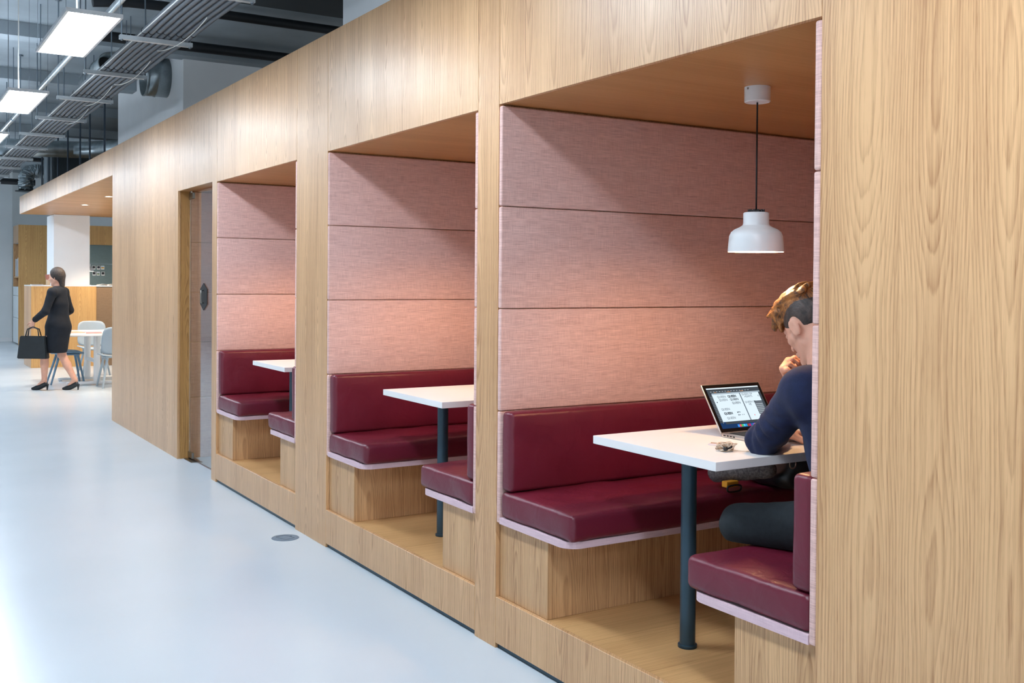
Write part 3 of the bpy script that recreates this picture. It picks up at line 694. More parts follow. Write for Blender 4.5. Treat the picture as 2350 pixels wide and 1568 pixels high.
def shell_chair(name, label, loc, rz, mat):
    """faces +Y locally"""
    t = thing(name, label, 'chair', loc, rz, 'moulded chairs round the cafe table')
    # seat: rounded, dished plate
    def plate(W, D, n=16, f=None, th=.014):
        bm = bmesh.new(); rows = []
        for i in range(n+1):
            row = []
            for j in range(n+1):
                u, v = 2*i/n-1, 2*j/n-1
                k = 1/max(1e-6, (abs(u)**5+abs(v)**5)**(1/5))*max(abs(u), abs(v)) if (u or v) else 1
                row.append(bm.verts.new(f(u*k, v*k, W, D)))
            rows.append(row)
        for i in range(n):
            for j in range(n): bm.faces.new((rows[i][j], rows[i+1][j], rows[i+1][j+1], rows[i][j+1]))
        return bm
    o = obj('seat', plate(.22, .21, 14, lambda u, v, W, D: (u*W*(1-.06*v), v*D, .45-.012*(1-u*u)+.012*max(0, v)*-1+.02*u*u)), mat, t, True); o.modifiers.new('t', 'SOLIDIFY').thickness = .016
    o = obj('backrest', plate(.21, .19, 14, lambda u, v, W, D: (u*W*(1-.05*v), -.185-.05*(v+1)-.0+.05*u*u, .455+.19*(v+1))), mat, t, True); o.modifiers.new('t', 'SOLIDIFY').thickness = .014
    obj('under_frame', box((-.15, -.15, .405), (.15, .15, .43), .01), mat, t)
    for sx in (-1, 1):
        for sy in (-1, 1):
            bm = bmesh.new(); tube(bm, [(sx*.12, sy*.12, .42), (sx*.20, sy*(.20 if sy > 0 else .24), 0)], [.019, .012], 12); obj('leg', bm, mat, t, 'auto')
    return t
shell_chair('shell_chair', 'dusty blue moulded chair seen side-on at the table end', (-15.98, .22, 0), 0, M['chair_blue'])
shell_chair('shell_chair', 'light grey chair on the far side of the cafe table', (-16.95, .75, 0), -PI/2, M['chair_grey'])
shell_chair('shell_chair', 'light grey chair with its back to the camera, cut by the oak wall', (-15.2, .72, 0), PI/2, M['chair_grey'])

# ------------------------------------------------------------------ implicit surfaces for figures and soft goods
class SDF:
    def __init__(s, lo, hi, h):
        s.lo = np.array(lo, float); s.h = h; s.n = (np.ceil((np.array(hi)-s.lo)/h)).astype(int)+1
        s.f = np.full(tuple(s.n), .08, np.float32)
    def _blk(s, lo, hi, pad):
        a = np.clip(np.floor((np.array(lo)-pad-s.lo)/s.h).astype(int), 0, s.n); b = np.clip(np.ceil((np.array(hi)+pad-s.lo)/s.h).astype(int)+1, 0, s.n)
        sl = tuple(slice(i, j) for i, j in zip(a, b))
        if any(j <= i for i, j in zip(a, b)): return sl, None
        g = np.meshgrid(*[s.lo[i]+np.arange(a[i], b[i])*s.h for i in range(3)], indexing='ij')
        return sl, np.stack(g, -1)
    def _comb(s, sl, d, k, sub):
        f = s.f[sl]
        if sub:
            d = -d; t = np.clip(.5-.5*(d-f)/k, 0, 1) if k else None
            s.f[sl] = np.maximum(f, d) if not k else (f*t+d*(1-t)+k*t*(1-t))
        elif not k: s.f[sl] = np.minimum(f, d)
        else:
            t = np.clip(.5+.5*(d-f)/k, 0, 1); s.f[sl] = f*t+d*(1-t)-k*t*(1-t)
        s.f[sl] = s.f[sl].astype(np.float32)
    def cap(s, a, b, ra, rb=None, k=.02, sub=False, sq=None):
        rb = ra if rb is None else rb; a = np.array(a, float); b = np.array(b, float); R = max(ra, rb)
        sl, P = s._blk(np.minimum(a, b)-R, np.maximum(a, b)+R, .05+k)
        if P is None: return
        ab = b-a; t = np.clip(((P-a)@ab)/max(1e-9, ab@ab), 0, 1)
        q = P-(a+t[..., None]*ab)
        if sq is not None:       # flatten along axis sq[0] by factor sq[1]
            ax = np.array(sq[0], float); ax /= np.linalg.norm(ax); q = q+(q@ax)[..., None]*ax*(sq[1]-1)
        s._comb(sl, np.linalg.norm(q, axis=-1)-(ra+(rb-ra)*t), k, sub)
    def ell(s, c, rad, axes=None, k=.02, sub=False):
        c = np.array(c, float); rad = np.array(rad, float); A = np.eye(3) if axes is None else np.array(axes, float)
        R = rad.max(); sl, P = s._blk(c-R, c+R, .05+k)
        if P is None: return
        q = (P-c)@A.T; k0 = np.linalg.norm(q/rad, axis=-1); k1 = np.linalg.norm(q/rad**2, axis=-1)
        s._comb(sl, k0*(k0-1)/np.maximum(k1, 1e-6), k, sub)
    def half(s, p, nrm, k=.005):
        """keep the side the normal points away from"""
        g = np.meshgrid(*[s.lo[i]+np.arange(s.n[i])*s.h for i in range(3)], indexing='ij'); P = np.stack(g, -1)
        nrm = np.array(nrm, float); nrm /= np.linalg.norm(nrm); d = (P-np.array(p))@nrm; s.f = np.maximum(s.f, d).astype(np.float32)
    def ripple(s, amp, fr, seed=0):
        rs = np.random.RandomState(seed); g = np.meshgrid(*[s.lo[i]+np.arange(s.n[i])*s.h for i in range(3)], indexing='ij'); P = np.stack(g, -1)
        d = 0
        for i in range(6):
            v = rs.normal(size=3); v /= np.linalg.norm(v); ph = (P@v)*fr*(1+.5*i)+rs.rand()*6+1.5*np.sin(P@rs.normal(size=3)*fr*.4)
            d = d+np.sin(ph)/(1+.5*i)
        s.f = (s.f+amp*d/3).astype(np.float32)
    def mesh(s, name, mat, parent, label=None):
        f = s.f; ins = f < 0; n = f.shape; h = s.h
        c = np.zeros(tuple(x-1 for x in n), np.uint8)
        for i in (0, 1):
            for j in (0, 1):
                for k in (0, 1): c += ins[i:n[0]-1+i, j:n[1]-1+j, k:n[2]-1+k]
        act = (c > 0) & (c < 8); idx = -np.ones(c.shape, int); ids = np.argwhere(act); idx[act] = np.arange(len(ids))
        pos = np.zeros((len(ids), 3)); cnt = np.zeros(len(ids))
        cor = [(i, j, k) for i in (0, 1) for j in (0, 1) for k in (0, 1)]
        for a in cor:
            for ax in range(3):
                if a[ax]: continue
                b = list(a); b[ax] = 1
                fa = f[ids[:, 0]+a[0], ids[:, 1]+a[1], ids[:, 2]+a[2]]; fb = f[ids[:, 0]+b[0], ids[:, 1]+b[1], ids[:, 2]+b[2]]
                m_ = (fa < 0) != (fb < 0); t = np.where(m_, fa/np.where(m_, fa-fb, 1), 0)
                p = np.array(a, float)[None, :].repeat(len(ids), 0); p[:, ax] += t
                pos[m_] += p[m_]; cnt[m_] += 1
        V = (ids+pos/np.maximum(cnt, 1)[:, None])*h+s.lo
        faces = []
        for ax in range(3):
            j, k = (ax+1) % 3, (ax+2) % 3
            sl0 = [slice(None)]*3; sl1 = [slice(None)]*3; sl0[ax] = slice(0, -1); sl1[ax] = slice(1, None)
            A = ins[tuple(sl0)]; B = ins[tuple(sl1)]; e = np.argwhere(A != B)
            e = e[(e[:, j] > 0) & (e[:, k] > 0) & (e[:, j] < n[j]-1) & (e[:, k] < n[k]-1)]
            if not len(e): continue
            def at(dj, dk):
                q = e.copy(); q[:, j] -= dj; q[:, k] -= dk; return idx[q[:, 0], q[:, 1], q[:, 2]]
            Q = np.stack([at(1, 1), at(0, 1), at(0, 0), at(1, 0)], 1); fl = ~A[e[:, 0], e[:, 1], e[:, 2]]
            Q[fl] = Q[fl][:, ::-1]; faces.append(Q)
        Fq = np.concatenate(faces)
        me = bpy.data.meshes.new(name); me.from_pydata(V.tolist(), [], Fq.tolist()); me.materials.append(mat)
        me.polygons.foreach_set('use_smooth', [True]*len(me.polygons)); me.update()
        o = bpy.data.objects.new(name, me); C.objects.link(o); o.parent = parent
        if label: o['label'] = label
        sm = o.modifiers.new('smooth', 'SMOOTH'); sm.iterations = 2; sm.factor = .5
        return o
def V3(*a): return np.array(a, float)
def unit(v): v = np.array(v, float); return v/np.linalg.norm(v)
def head_prims(S, c, f, u, k=.012, sc_=1.0):
    f = unit(f); u = unit(u-(u@f)*f); s = np.cross(u, f); A = [f, s, u]
    P = lambda a, b, d: c+(a*f+b*s+d*u)*sc_
    r = lambda *x: np.array(x)*sc_
    S.ell(P(-.012, 0, .028), r(.096, .074, .088), A, .01)
    S.ell(P(.030, 0, -.030), r(.062, .060, .085), A, .02)
    S.cap(P(.0, -.045, -.062), P(.062, -.018, -.108), .024*sc_, .019*sc_, .02); S.cap(P(.0, .045, -.062), P(.062, .018, -.108), .024*sc_, .019*sc_, .02)
    S.cap(P(.062, -.014, -.106), P(.062, .014, -.106), .022*sc_, None, .015)
    S.cap(P(.080, -.03, .018), P(.080, .03, .018), .012*sc_, None, .012)
    S.cap(P(.086, 0, .008), P(.112, 0, -.034), .008*sc_, .012*sc_, .008)
    S.cap(P(.100, -.013, -.038), P(.100, .013, -.038), .008*sc_, None, .006)
    for q in (-1, 1):
        S.ell(P(.088, q*.031, -.002), r(.014, .016, .010), A, .008, True); S.ell(P(.078, q*.031, -.002), r(.013, .015, .010), A, .002)
        S.cap(P(.055, q*.048, -.03), P(.03, q*.056, -.03), .017*sc_, None, .015)
        e0 = P(-.008, q*.078, -.012)
        S.ell(e0, r(.020, .007, .033), [unit(f*.95-u*.1+s*q*.3), unit(s*q-.3*f), u], .006); S.ell(e0+s*q*.007*sc_+f*.003, r(.011, .005, .020), A, .003, True)
    S.cap(P(.092, -.018, -.066), P(.092, .018, -.066), .006*sc_, None, .006); S.cap(P(.090, -.016, -.077), P(.090, .016, -.077), .007*sc_, None, .005)
def hand_prims(S, wrist, d, nrm, thumb, curl, sc_=1.0, spread=.1):
    """d: pointing direction, nrm: back-of-hand normal, thumb: +1/-1 side, curl per joint in radians"""
    d = unit(d); nrm = unit(nrm-(nrm@d)*d); s = np.cross(nrm, d)*thumb
    Lp = .088*sc_
    S.cap(wrist, wrist+d*.03*sc_, .025*sc_, .027*sc_, .012, sq=(nrm, 1.4))
    for o_ in (-.026, -.009, .009, .026): S.cap(wrist+d*.02*sc_+s*o_*.7*sc_, wrist+d*Lp+s*o_*sc_, .013*sc_, .0115*sc_, .012)
    lens = [.070, .078, .072, .056]
    for i, o_ in enumerate((.030, .010, -.010, -.029)):
        p = wrist+d*(Lp-.002*abs(i-1)*3)*sc_+s*o_*sc_; ang = 0; dd = unit(d+s*o_*spread*8)
        for jn, fr in enumerate((.45, .30, .25)):
            ang += curl[jn]; v = dd*math.cos(ang)-nrm*math.sin(ang); q = p+v*lens[i]*fr*sc_
            S.cap(p, q, (.0092-.0008*jn)*sc_, (.0086-.0009*jn)*sc_, .003); p = q
    p = wrist+d*.022*sc_+s*.022*sc_-nrm*.004*sc_; v = unit(d*.62+s*.72-nrm*.25)
    for jn, L in enumerate((.042, .032, .026)):
        q = p+v*L*sc_; S.cap(p, q, (.0135-.0022*jn)*sc_, (.0118-.002*jn)*sc_, .006); p = q; v = unit(v+d*.45-nrm*.25*(1 if curl[0] > .4 else .3))

# ------------------------------------------------------------------ the man at the laptop
MAN = V3(-2.25, .5, .66)
man = thing('person', 'man in a navy sweater and black jeans hunched over the laptop in the nearest booth', 'person', tuple(MAN))
L = lambda *p: V3(*p)-MAN
hc = L(-2.485, .545, 1.362); hf = unit((-.84, .10, -.53)); hu = unit((-.5, 0, .86))
shL, shR = L(-2.31, .335, 1.165), L(-2.36, .72, 1.155)
elL, elR = L(-2.53, .375, .972), L(-2.66, .80, .975)
wrL, wrR = L(-2.625, .575, .972), L(-2.700, .70, 1.135)
pel = L(-2.19, .50, .76); chest = L(-2.25, .52, 1.06); nk = L(-2.375, .53, 1.215)
hipL, hipR = L(-2.22, .40, .735), L(-2.22, .60, .735)
knL, knR = L(-2.515, .265, .705), L(-2.56, .92, .71)
anL, anR = L(-2.38, .62, .69), L(-2.40, .56, .70)
B = SDF(L(-2.95, .10, .62), L(-2.02, 1.06, 1.52), .0048)
head_prims(B, hc, hf, hu)
B.cap(hc-hf*.035-hu*.05, nk, .056, .062, .02)
B.cap(nk, chest, .07, .10, .04); B.cap(chest, pel, .10, .11, .04)
B.cap(shL, elL, .042, .034, .02); B.cap(elL, wrL, .034, .025, .02); B.cap(nk, shL, .05, .045, .03); B.cap(nk, shR, .05, .045, .03)
B.cap(shR, elR, .042, .034, .02); B.cap(elR, wrR, .034, .025, .02)
for h_, k_, a_ in ((hipL, knL, anL), (hipR, knR, anR)):
    B.cap(pel, h_, .09, .08, .03); B.cap(h_, k_, .07, .05, .02); B.cap(k_, a_, .045, .035, .02)
hand_prims(B, wrL, (-.25, 1, -.12), (.1, .15, 1), -1, (.12, .25, .2))
hand_prims(B, wrR, (.05, -.42, .62), (-1, -.25, .0), 1, (1.1, 1.3, .8), spread=.02)
B.mesh('body', M['skin'], man)
# clothes
S = SDF(L(-2.80, .18, .68), L(-2.02, .98, 1.30), .0065)
S.cap(L(-2.365, .527, 1.195), chest+V3(0, 0, .04), .082, .13, .04, sq=((1, 0, 0), 1.12)); S.cap(chest, pel+V3(0, 0, .02), .148, .142, .05, sq=((1, 0, 0), 1.25))
S.cap(chest+V3(-.02, -.09, 0), pel+V3(0, -.06, 0), .11, .105, .05); S.cap(chest+V3(-.02, .09, 0), pel+V3(0, .06, 0), .11, .105, .05)
for a_, b_, c_ in ((shL, elL, wrL), (shR, elR, wrR)):
    S.cap(L(-2.34, .527, 1.17), a_, .075, .070, .04); S.cap(a_, b_, .068, .054, .03); S.cap(b_, b_+(c_-b_)*.72, .054, .039, .02)
S.cap(shL+V3(.03, .02, -.02), chest+V3(.0, -.08, -.05), .075, .09, .04)
S.cap(nk+V3(-.012, 0, .015), nk+V3(-.016, 0, .022), .068, None, .01)
S.ripple(.0065, 34, 3)
S.cap(hc-hf*.03-hu*.05, nk+V3(-.018, 0, .026), .058, .064, .004, True)
ax_ = unit(elL-shL); out_ = unit(V3(-.35, -1, .1)); out_ = unit(out_-(out_@ax_)*ax_); cr_ = np.cross(ax_, out_)
for t_, sl_, rr_ in ((.42, .5, .066), (.58, .3, .062), (.72, -.1, .059), (.84, -.5, .057), (.93, -.9, .055)):
    c_ = shL+(elL-shL)*t_
    for q_ in np.linspace(-1.1, 1.1, 7)[:-1]:
        g_ = lambda a: c_+ax_*sl_*.05*a+(out_*math.cos(a)+cr_*math.sin(a))*(rr_+.004)
        S.cap(g_(q_), g_(q_+.37), .0065, None, .012, True)
ax_ = unit(wrL-elL)
for t_ in (.25, .42, .6, .75):
    c_ = elL+(wrL-elL)*t_; u_ = V3(-.5, 0, .86); v_ = V3(-1, -.1, -.3)
    S.cap(c_+unit(u_)*(.055-.02*t_), c_+unit(v_)*(.057-.02*t_)+ax_*.02, .006, None, .01, True)
S.mesh('sweater', M['navy'], man)
J = SDF(L(-2.72, .12, .62), L(-2.02, 1.05, .92), .0065)
J.cap(hipL, hipR, .118, None, .04); J.cap(pel+V3(0, 0, .0), hipL, .12, .1, .03)
for h_, k_, a_ in ((hipL, knL, anL), (hipR, knR, anR)):
    J.cap(h_, k_, .094, .067, .03); J.cap(k_, k_+(a_-k_)*.85, .062, .047, .02)
J.ripple(.0035, 45, 9)
J.half(L(-2.2, .5, .654), (0, 0, -1)); J.mesh('jeans', M['jeans'], man)
H = SDF(hc-.16, hc+.16, .0045)
sd = np.cross(hu, hf); A_ = [hf, sd, unit(hu-(hu@hf)*hf)]
H.ell(hc-hf*.013+hu*.026, (.0985, .0765, .0905), A_, 0)
H.half(hc+hf*.052-hu*.0, unit(hf*.8-hu*.55)); H.half(hc-hu*.018-hf*.03, unit(-hu*.9+hf*.30))
for q in (-1, 1): H.ell(hc+sd*q*.078-hf*.010-hu*.014, (.028, .03, .040), A_, .004, True)
H.mesh('hair_sides', M['hair_side'], man)
H = SDF(hc-.2, hc+.2, .004)
H.ell(hc-hf*.004+hu*.052, (.106, .070, .084), A_, 0)
H.half(hc+hu*.040, unit(-hu)); H.f = H.f
for i in range(26):     # quiff and swept fringe
    q = -.058+.116*i/25; w_ = math.sqrt(max(0, 1-(q/.075)**2)); j_ = .008*math.sin(i*2.7)
    for b_ in range(5):
        st = hc+hf*(-.085+.038*b_+j_)+hu*(.040+.094*w_*math.sqrt(max(.05, 1-((-.085+.038*b_)/.115)**2)))+sd*q
        H.cap(st, st+hf*.042+hu*.006, .010, .006, .006)
    st = hc+hf*(.072+j_)+hu*(.052+.045*w_)+sd*q
    H.cap(st, st+hf*(.022+j_)-hu*(.026+j_), .013, .009, .006)
    H.cap(st+hf*(.018+j_)-hu*(.024+j_), st+hf*(.020+j_)-hu*(.052+.010*math.cos(i*3.3)), .010, .005, .005)
H.ripple(.0018, 190, 5); H.mesh('hair', M['hair_top'], man)
for a_, nm in ((anL, 'L'), (anR, 'R')):
    K = SDF(a_-.16, a_+.16, .006); K.cap(a_+V3(-.02, .0, -.005), a_+V3(.04, .09 if nm == 'L' else -.09, -.005), .038, .034, .02); K.half(L(0, 0, .649), (0, 0, -1)); K.mesh('shoe', M['black_cloth'], man)

# ------------------------------------------------------------------ laptop
LAP = (-2.868, .505, .9305)
lap = thing('laptop', 'open silver laptop with bright screen on the nearest white table', 'laptop', LAP)
D_, W_ = .212, .302
bm = bmesh.new(); bx(bm, (0, 0, 0), (D_, W_, .014), .005, 3); obj('base', bm, base('silver_aluminium', (206, 200, 194), .3, metal=.85), lap, 'auto')
keym = base('black_keys', (28, 28, 30), .5)
kb = obj('keyboard', box((.022, .018, .0141), (.112, W_-.018, .0146)), keym, lap)
bm = bmesh.new()
for r_ in range(6):
    for c_ in range(14):
        x0 = .024+r_*.0146; y0 = .021+c_*.0187
        bx(bm, (x0, y0, .0147), (x0+.0125, y0+.0165, .0162))
o = obj('key', bm, keym, kb); o['kind'] = 'stuff'
obj('trackpad', box((.125, W_/2-.052, .0141), (.200, W_/2+.052, .0145), .0008, 1), base('trackpad', (190, 186, 182), .25, metal=.6), lap)
bm = bmesh.new()
for k in range(3): bx(bm, (.030+k*.016, -.0004, .005), (.040+k*.016, .001, .010))
bx(bm, (.012, -.0004, .005), (.024, .001, .0095)); lathe(bm, [(0, 0), (.002, 0)], 8, (.085, -.0002, .0075))
obj('ports', bm, keym, lap)
TILT = math.radians(34); HL = .205
disp = bpy.data.objects.new('display', None)
ML = Matrix.Translation((0, 0, .012)) @ Matrix.Rotation(-TILT, 4, 'Y')
# display lid local: plane u = +Y (0..W_), v = up, facing +X
bm = bmesh.new(); bx(bm, (-.006, 0, 0), (0, W_, HL), .0028, 3); bm.transform(ML); dl = obj('display', bm, base('silver_lid', (206, 200, 194), .3, metal=.85), lap, 'auto')
def scr(name, rects, mat, off, txt=None):
    bm = bmesh.new()
    for (u0, v0, u1, v1) in rects: bx(bm, (off, u0*W_, v0*HL), (off+.0002, u1*W_, v1*HL))
    bm.transform(ML); return obj(name, bm, mat, dl)
def sem(name, c, s=1.05): return emis(name, c, s)
scr('bezel', [(.012, .018, .988, .985)], base('black_bezel', (14, 14, 15), .25), .0001)
U0, U1, V0, V1 = .055, .945, .085, .915
def su(u): return U0+(U1-U0)*u
def sv(v): return V0+(V1-V0)*v
def R_(u0, v0, u1, v1): return (su(u0), sv(v0), su(u1), sv(v1))
scr('wallpaper', [R_(0, 0, 1, 1)], sem('screen_dark_blue', (30, 56, 96)), .0004)
scr('toolbars', [R_(0, .14, .05, .975), R_(.0, .86, 1, .975), R_(.96, .3, 1, .86), R_(.10, .10, .99, .16)], sem('screen_charcoal', (66, 72, 78)), .0008)
scr('menu_bar', [R_(0, .972, 1, 1)], sem('screen_white', (226, 238, 246)), .0010)
scr('artboard', [R_(.06, .16, .58, .84), R_(.60, .16, .955, .84)], sem('screen_page', (222, 238, 248), 1.0), .0010)
scr('title_bar', [R_(.06, .845, .99, .87)], sem('screen_grey', (170, 184, 194)), .0012)
scr('side_palette', [R_(.80, .28, .955, .62)], sem('screen_palette', (96, 104, 112)), .0014)
scr('palette_rows', [R_(.81, .30+.045*k, .945, .325+.045*k) for k in range(6)], sem('screen_palette_row', (150, 160, 168)), .0016)
scr('artboard_edge', [R_(.05, .12, .06, .84), R_(.582, .16, .598, .84)], sem('screen_grey2', (110, 120, 128)), .0012)
cols = [(60, 150, 240), (230, 90, 90), (90, 190, 90), (90, 190, 230), (40, 160, 220), (150, 70, 40), (180, 40, 110), (40, 110, 160), (120, 90, 200), (240, 180, 90), (230, 230, 230), (120, 120, 120), (60, 60, 70), (230, 160, 60)]
for i, cc in enumerate(cols): scr('dock_icon', [R_(.30+.036*i, .015, .332+.036*i, .075)], sem('dock_%d' % i, cc), .0010)
scr('tool_dots', [R_(.012, .20+.038*k, .02, .212+.038*k) for k in range(16)]+[R_(.03, .20+.038*k, .04, .212+.038*k) for k in range(16)]+[R_(.05+.055*k, .90, .08+.055*k, .915) for k in range(14)], sem('screen_dots', (160, 168, 176)), .0012)['kind'] = 'stuff'
scr('orange_marks', [R_(.12, .885, .16, .893), R_(.36, .885, .43, .893), R_(.62, .885, .68, .893)], sem('screen_orange', (210, 130, 60)), .0013)
ink = sem('screen_ink', (44, 52, 62), .8)
RT = ML @ Matrix(((0, 0, 1, 0), (1, 0, 0, 0), (0, 1, 0, 0), (0, 0, 0, 1)))
bm = bmesh.new()
def word(t_, u, v, size, wgt=0):
    text_bm(bm, t_, size, ML @ Matrix.Translation((.0018, su(u)*W_, sv(v)*HL)) @ Matrix(((0, 0, 1, 0), (1, 0, 0, 0), (0, 1, 0, 0), (0, 0, 0, 1))), wgt)
for t_, u, v, wg in (('QUEEN', .22, .77, 0), ('QUEEN', .42, .77, .0006), ('QUEEN', .23, .69, 0), ('QUEEN', .44, .69, .0003), ('QUEEN', .45, .60, .0001), ('QUEEN', .20, .46, 0), ('QUEEN', .22, .355, .0006), ('QUEEN', .24, .24, 0)):
    word(t_, u, v, .0132, wg)
word('QUEEN OF', .72, .80, .0115); word('HEARTS', .73, .74, .0115); word('QUEEN OF', .72, .60, .0115); word('HE', .70, .54, .0115); word('K', .93, .74, .0115)
def heart(u, v, s):
    c_ = [(0, -1), (.9, .1), (.9, .6), (.5, .9), (0, .55), (-.5, .9), (-.9, .6), (-.9, .1)]
    bm.faces.new([bm.verts.new(ML @ Vector((.0018, su(u)*W_+a*s, sv(v)*HL+b*s))) for a, b in c_])
for u, v, s in ((.40, .365, .0034), (.425, .37, .0028), (.445, .365, .0022), (.40, .30, .0032), (.425, .30, .0026), (.47, .30, .002), (.50, .30, .002), (.10, .64, .0030)): heart(u, v, s)
obj('screen_lettering', bm, ink, dl)
bm = bmesh.new(); heart(.70, .27, .0026); obj('red_heart', bm, sem('screen_red', (226, 70, 80)), dl)

# small things on the table
t = thing('cord_bracelet', 'tangled pale cord with two dark beads on the nearest table', 'bracelet', (-2.625, .30, .9305))
bm = bmesh.new()
for k in range(11):
    a = k*.6; cx_, cy_ = .008*math.cos(a*2), .008*math.sin(a*3); pts = []
    for j in range(15):
        q = j/14*2*PI+a; rx, ry = .026+.004*math.sin(k), .017+.004*math.cos(k*2)
        pts.append((cx_+rx*math.cos(q)*math.cos(a)-ry*math.sin(q)*math.sin(a), cy_+rx*math.cos(q)*math.sin(a)+ry*math.sin(q)*math.cos(a), .003+.011*(1+math.sin(q*1.0+k*1.3))))
    tube(bm, pts, .0019, 6)
tube(bm, [(.02, .02, .003), (.045, .03, .002), (.06, .05, .002)], .001, 5)
obj('cord', bm, soft('natural_cord', (214, 196, 176), .2, 90, .8), t, True)
for s in (-1, 1):
    bm = bmesh.new(); bmesh.ops.create_uvsphere(bm, u_segments=20, v_segments=12, radius=.0085)
    bm.transform(Matrix.Translation((.024+.004*s*0, -.014+.010*s, .0125+.001*s))); obj('bead', bm, M['black'], t, True)
t = thing('earphone_box', 'small clear plastic clip beside the tangled cord', 'clip', (-2.735, .35, .9305), .4)
obj('clip_body', box((-.02, -.012, 0), (.02, .012, .004), .0015), base('clear_plastic', (236, 226, 230), .2), t)
obj('clip_edge', box((-.02, .0122, 0), (.014, .0145, .006), .0008, 1), base('bronze_edge', (170, 130, 100), .3, metal=.6), t)

# bag, scarf on the far end of the left bench
BAG = V3(-3.14, 1.02, .657)
bag = thing('leather_bag', 'black leather bag with a strap lying under the nearest table', 'bag', tuple(BAG))
S = SDF((-.25, -.2, -.01), (.28, .55, .22), .007)
S.ell((.0, .22, .06), (.15, .25, .10), None, .02); S.cap((-.08, .02, .06), (.10, .02, .05), .065, .055, .03); S.ell((.10, .12, .09), (.10, .14, .07), None, .02)
S.ripple(.006, 26, 2); S.half((0, 0, 0.0), (0, 0, -1)); S.mesh('bag_body', M['bag_leather'], bag)
bm = bmesh.new()
pts = [(.14, .10, .05), (.17, .06, .02), (.185, .10, -.0+.012), (.18, .20, .012), (.15, .33, .03), (.10, .42, .07)]
tube(bm, pts, .012, 8); bmesh.ops.scale(bm, vec=(1, 1, 1), verts=bm.verts); obj('strap', bm, soft('dark_green_strap', (40, 58, 60), .1), bag, True)
bm = bmesh.new()
pts = [(.17, -.03+.018*math.cos(a*PI/6), .115+.018*math.sin(a*PI/6)) for a in range(13)]; tube(bm, pts, .003, 6, False)
obj('eyelet', bm, M['brushed'], bag)
sca = thing('knit_scarf', 'grey knitted sleeve roll with orange tab under the table edge', 'scarf', (-3.17, .84, .657))
S = SDF((-.16, -.12, -.01), (.2, .14, .16), .006)
S.cap((-.03, -.045, .06), (.12, .09, .085), .038, .036, .01); S.ripple(.003, 120, 6); S.mesh('knit_roll', M['knit'], sca)
bm = bmesh.new(); bx(bm, (.030, -.075, .016), (.060, -.01, .040), .002, 1); obj('tab', bm, M['orange'], sca)
bm = bmesh.new(); pts = []
for a in range(17):
    q = a/16*2*PI; c_, s_ = math.cos(q), math.sin(q); pts.append((.066, -.040+.038*math.copysign(abs(c_)**.6, c_), .012+.013*math.copysign(abs(s_)**.6, s_)))
tube(bm, pts, .004, 8, False); obj('buckle', bm, M['black'], sca, True)

# ------------------------------------------------------------------ the walking woman (seen blurred in the photograph; stands here at rest)
WM = V3(-15.05, -.03, 0)
wm = thing('person', 'woman in black walking past the cafe table with a black tote bag', 'person', tuple(WM))
fd = unit((-.55, -.83, 0)); sdw = V3(-fd[1], fd[0], 0)     # facing, and her left... right
P = lambda f_, s_, z: fd*f_+sdw*s_+V3(0, 0, z)
ftA, ftB = V3(-15.42, -.26, 0)-WM, V3(-14.80, -.06, 0)-WM
ftA = fd*.20+sdw*.02; ftB = -fd*.20-sdw*.02
kneeA = P(.16, .05, .50); kneeB = P(-.02, -.06, .47); hpA = P(0, .08, .88); hpB = P(0, -.08, .88)
anA = ftA+V3(0, 0, .12)-fd*.02; anB = ftB+V3(0, 0, .13)-fd*.02
B = SDF((-.5, -.5, 0), (.5, .5, 1.72), .011)
hcw = P(.03, 0, 1.52)
head_prims(B, hcw, unit(fd-V3(0, 0, .15)), V3(0, 0, 1), sc_=.95)
B.cap(hcw-V3(0, 0, .06), P(-.01, 0, 1.33), .045, .05, .02); B.cap(P(0, 0, 1.28), P(0, 0, .95), .09, .11, .05)
for h_, k_, a_, f_ in ((hpA, kneeA, anA, ftA), (hpB, kneeB, anB, ftB)):
    B.cap(h_, k_, .078, .055, .03); B.cap(k_, k_+(a_-k_)*.4, .053, .053, .02); B.cap(k_+(a_-k_)*.4, a_, .050, .033, .02); B.cap(a_, f_+V3(0, 0, .02)+fd*.10, .032, .022, .02)
shA, shB = P(0, .17, 1.31), P(0, -.17, 1.31)
elA, elB = P(.06, .24, 1.06), P(-.04, -.25, 1.06); wA, wB = P(.26, .16, .93), P(.16, -.24, .90)
for a_, b_, c_ in ((shA, elA, wA), (shB, elB, wB)):
    B.cap(P(0, 0, 1.3), a_, .05, .05, .03); B.cap(a_, b_, .042, .036, .02); B.cap(b_, c_, .034, .026, .02)
hand_prims(B, wA, unit(V3(0, 0, -1)+fd*.3), sdw, -1, (.7, .9, .6)); hand_prims(B, wB, unit(V3(0, 0, -1)+fd*.2), -sdw, 1, (.4, .5, .4))
B.mesh('body', M['skin'], wm)
S = SDF((-.5, -.5, .4), (.5, .5, 1.42), .011)
S.cap(P(0, 0, 1.30), P(0, 0, 1.15), .105, .125, .04); S.cap(P(0, 0, 1.15), P(0, 0, 1.02), .125, .11, .04); S.cap(P(0, 0, 1.02), P(0, 0, .85), .12, .155, .05); S.cap(P(0, 0, .85), P(.03, 0, .58), .155, .15, .05)
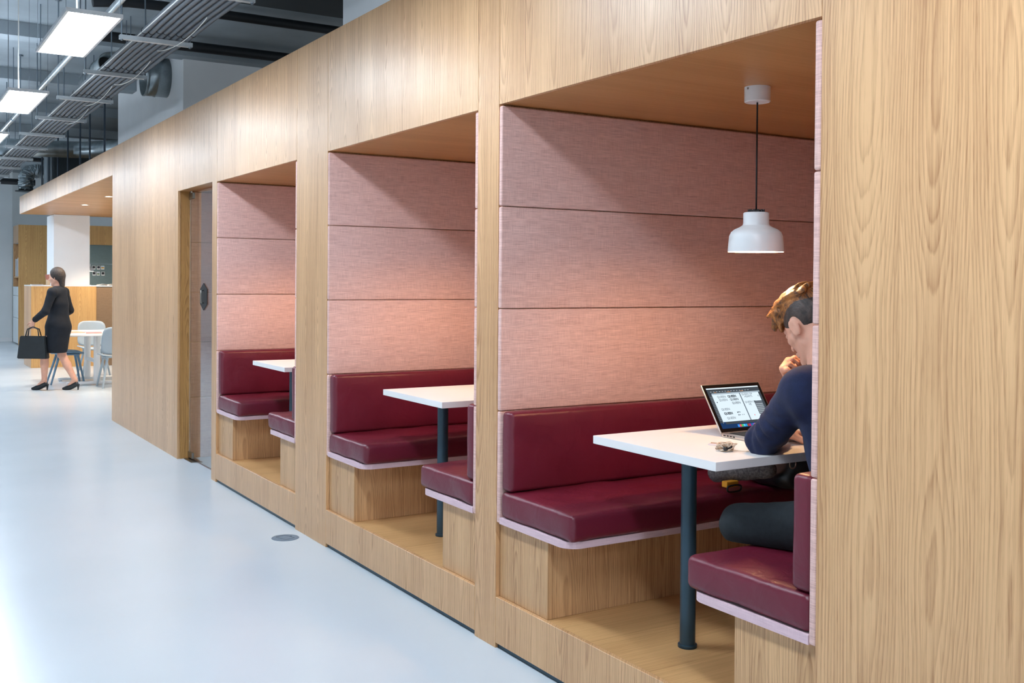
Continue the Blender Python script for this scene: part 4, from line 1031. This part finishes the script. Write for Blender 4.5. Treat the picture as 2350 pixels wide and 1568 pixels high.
for a_, b_, c_ in ((shA, elA, wA), (shB, elB, wB)):
    S.cap(P(0, 0, 1.3), a_, .07, .065, .03); S.cap(a_, b_, .06, .05, .02); S.cap(b_, b_+(c_-b_)*.85, .05, .04, .02)
S.ripple(.004, 22, 4); S.half((0, 0, .50), (0, 0, -1)); S.mesh('black_dress', M['black_cloth'], wm)
H = SDF(hcw-.2, hcw+.2, .009); H.ell(hcw+V3(0, 0, .03)-fd*.016, (.10, .085, .10), [fd, sdw, V3(0, 0, 1)], 0); H.cap(hcw-fd*.07, hcw-fd*.08-V3(0, 0, .12), .05, .035, .03)
H.ell(hcw+fd*.07-V3(0, 0, .03), (.06, .065, .09), [fd, sdw, V3(0, 0, 1)], .01, True); H.mesh('hair', M['hair_side'], wm)
for f_ in (ftA, ftB):
    bm = bmesh.new(); q = [f_+V3(0, 0, .09)-fd*.05, f_+V3(0, 0, .05)+fd*.02, f_+V3(0, 0, .022)+fd*.09, f_+V3(0, 0, .016)+fd*.15]
    tube(bm, [Vector(x) for x in q], [.036, .036, .036, .014], 14); tube(bm, [Vector(f_+V3(0, 0, .08)-fd*.065), Vector(f_-fd*.06)], [.018, .007], 8)
    obj('high_heel', bm, M['bag_leather'], wm, 'auto')
tb = thing('tote_bag', 'black tote bag held by the walking woman', 'bag', tuple(WM+wA-V3(0, 0, .08)), math.atan2(fd[1], fd[0]))
bm = bmesh.new()
A0 = [(-.20, -.05, -.42), (.20, -.05, -.42), (.17, -.03, -.12), (-.17, -.03, -.12)]; A1 = [(x, -y, z) for x, y, z in A0]
a = [bm.verts.new(p) for p in A0]; b_ = [bm.verts.new(p) for p in A1]
bm.faces.new(a); bm.faces.new(b_)
for i in range(4): bm.faces.new((a[i], a[(i+1) % 4], b_[(i+1) % 4], b_[i]))
bmesh.ops.bevel(bm, geom=bm.edges[:], offset=.01, segments=2, affect='EDGES'); obj('bag_body', bm, M['bag_leather'], tb)
for s in (-1, 1):
    bm = bmesh.new(); tube(bm, [(-.09, s*.035, -.13), (-.07, s*.02, -.03), (0, s*.008, .0), (.07, s*.02, -.03), (.09, s*.035, -.13)], .008, 8); obj('handle', bm, M['bag_leather'], tb, True)
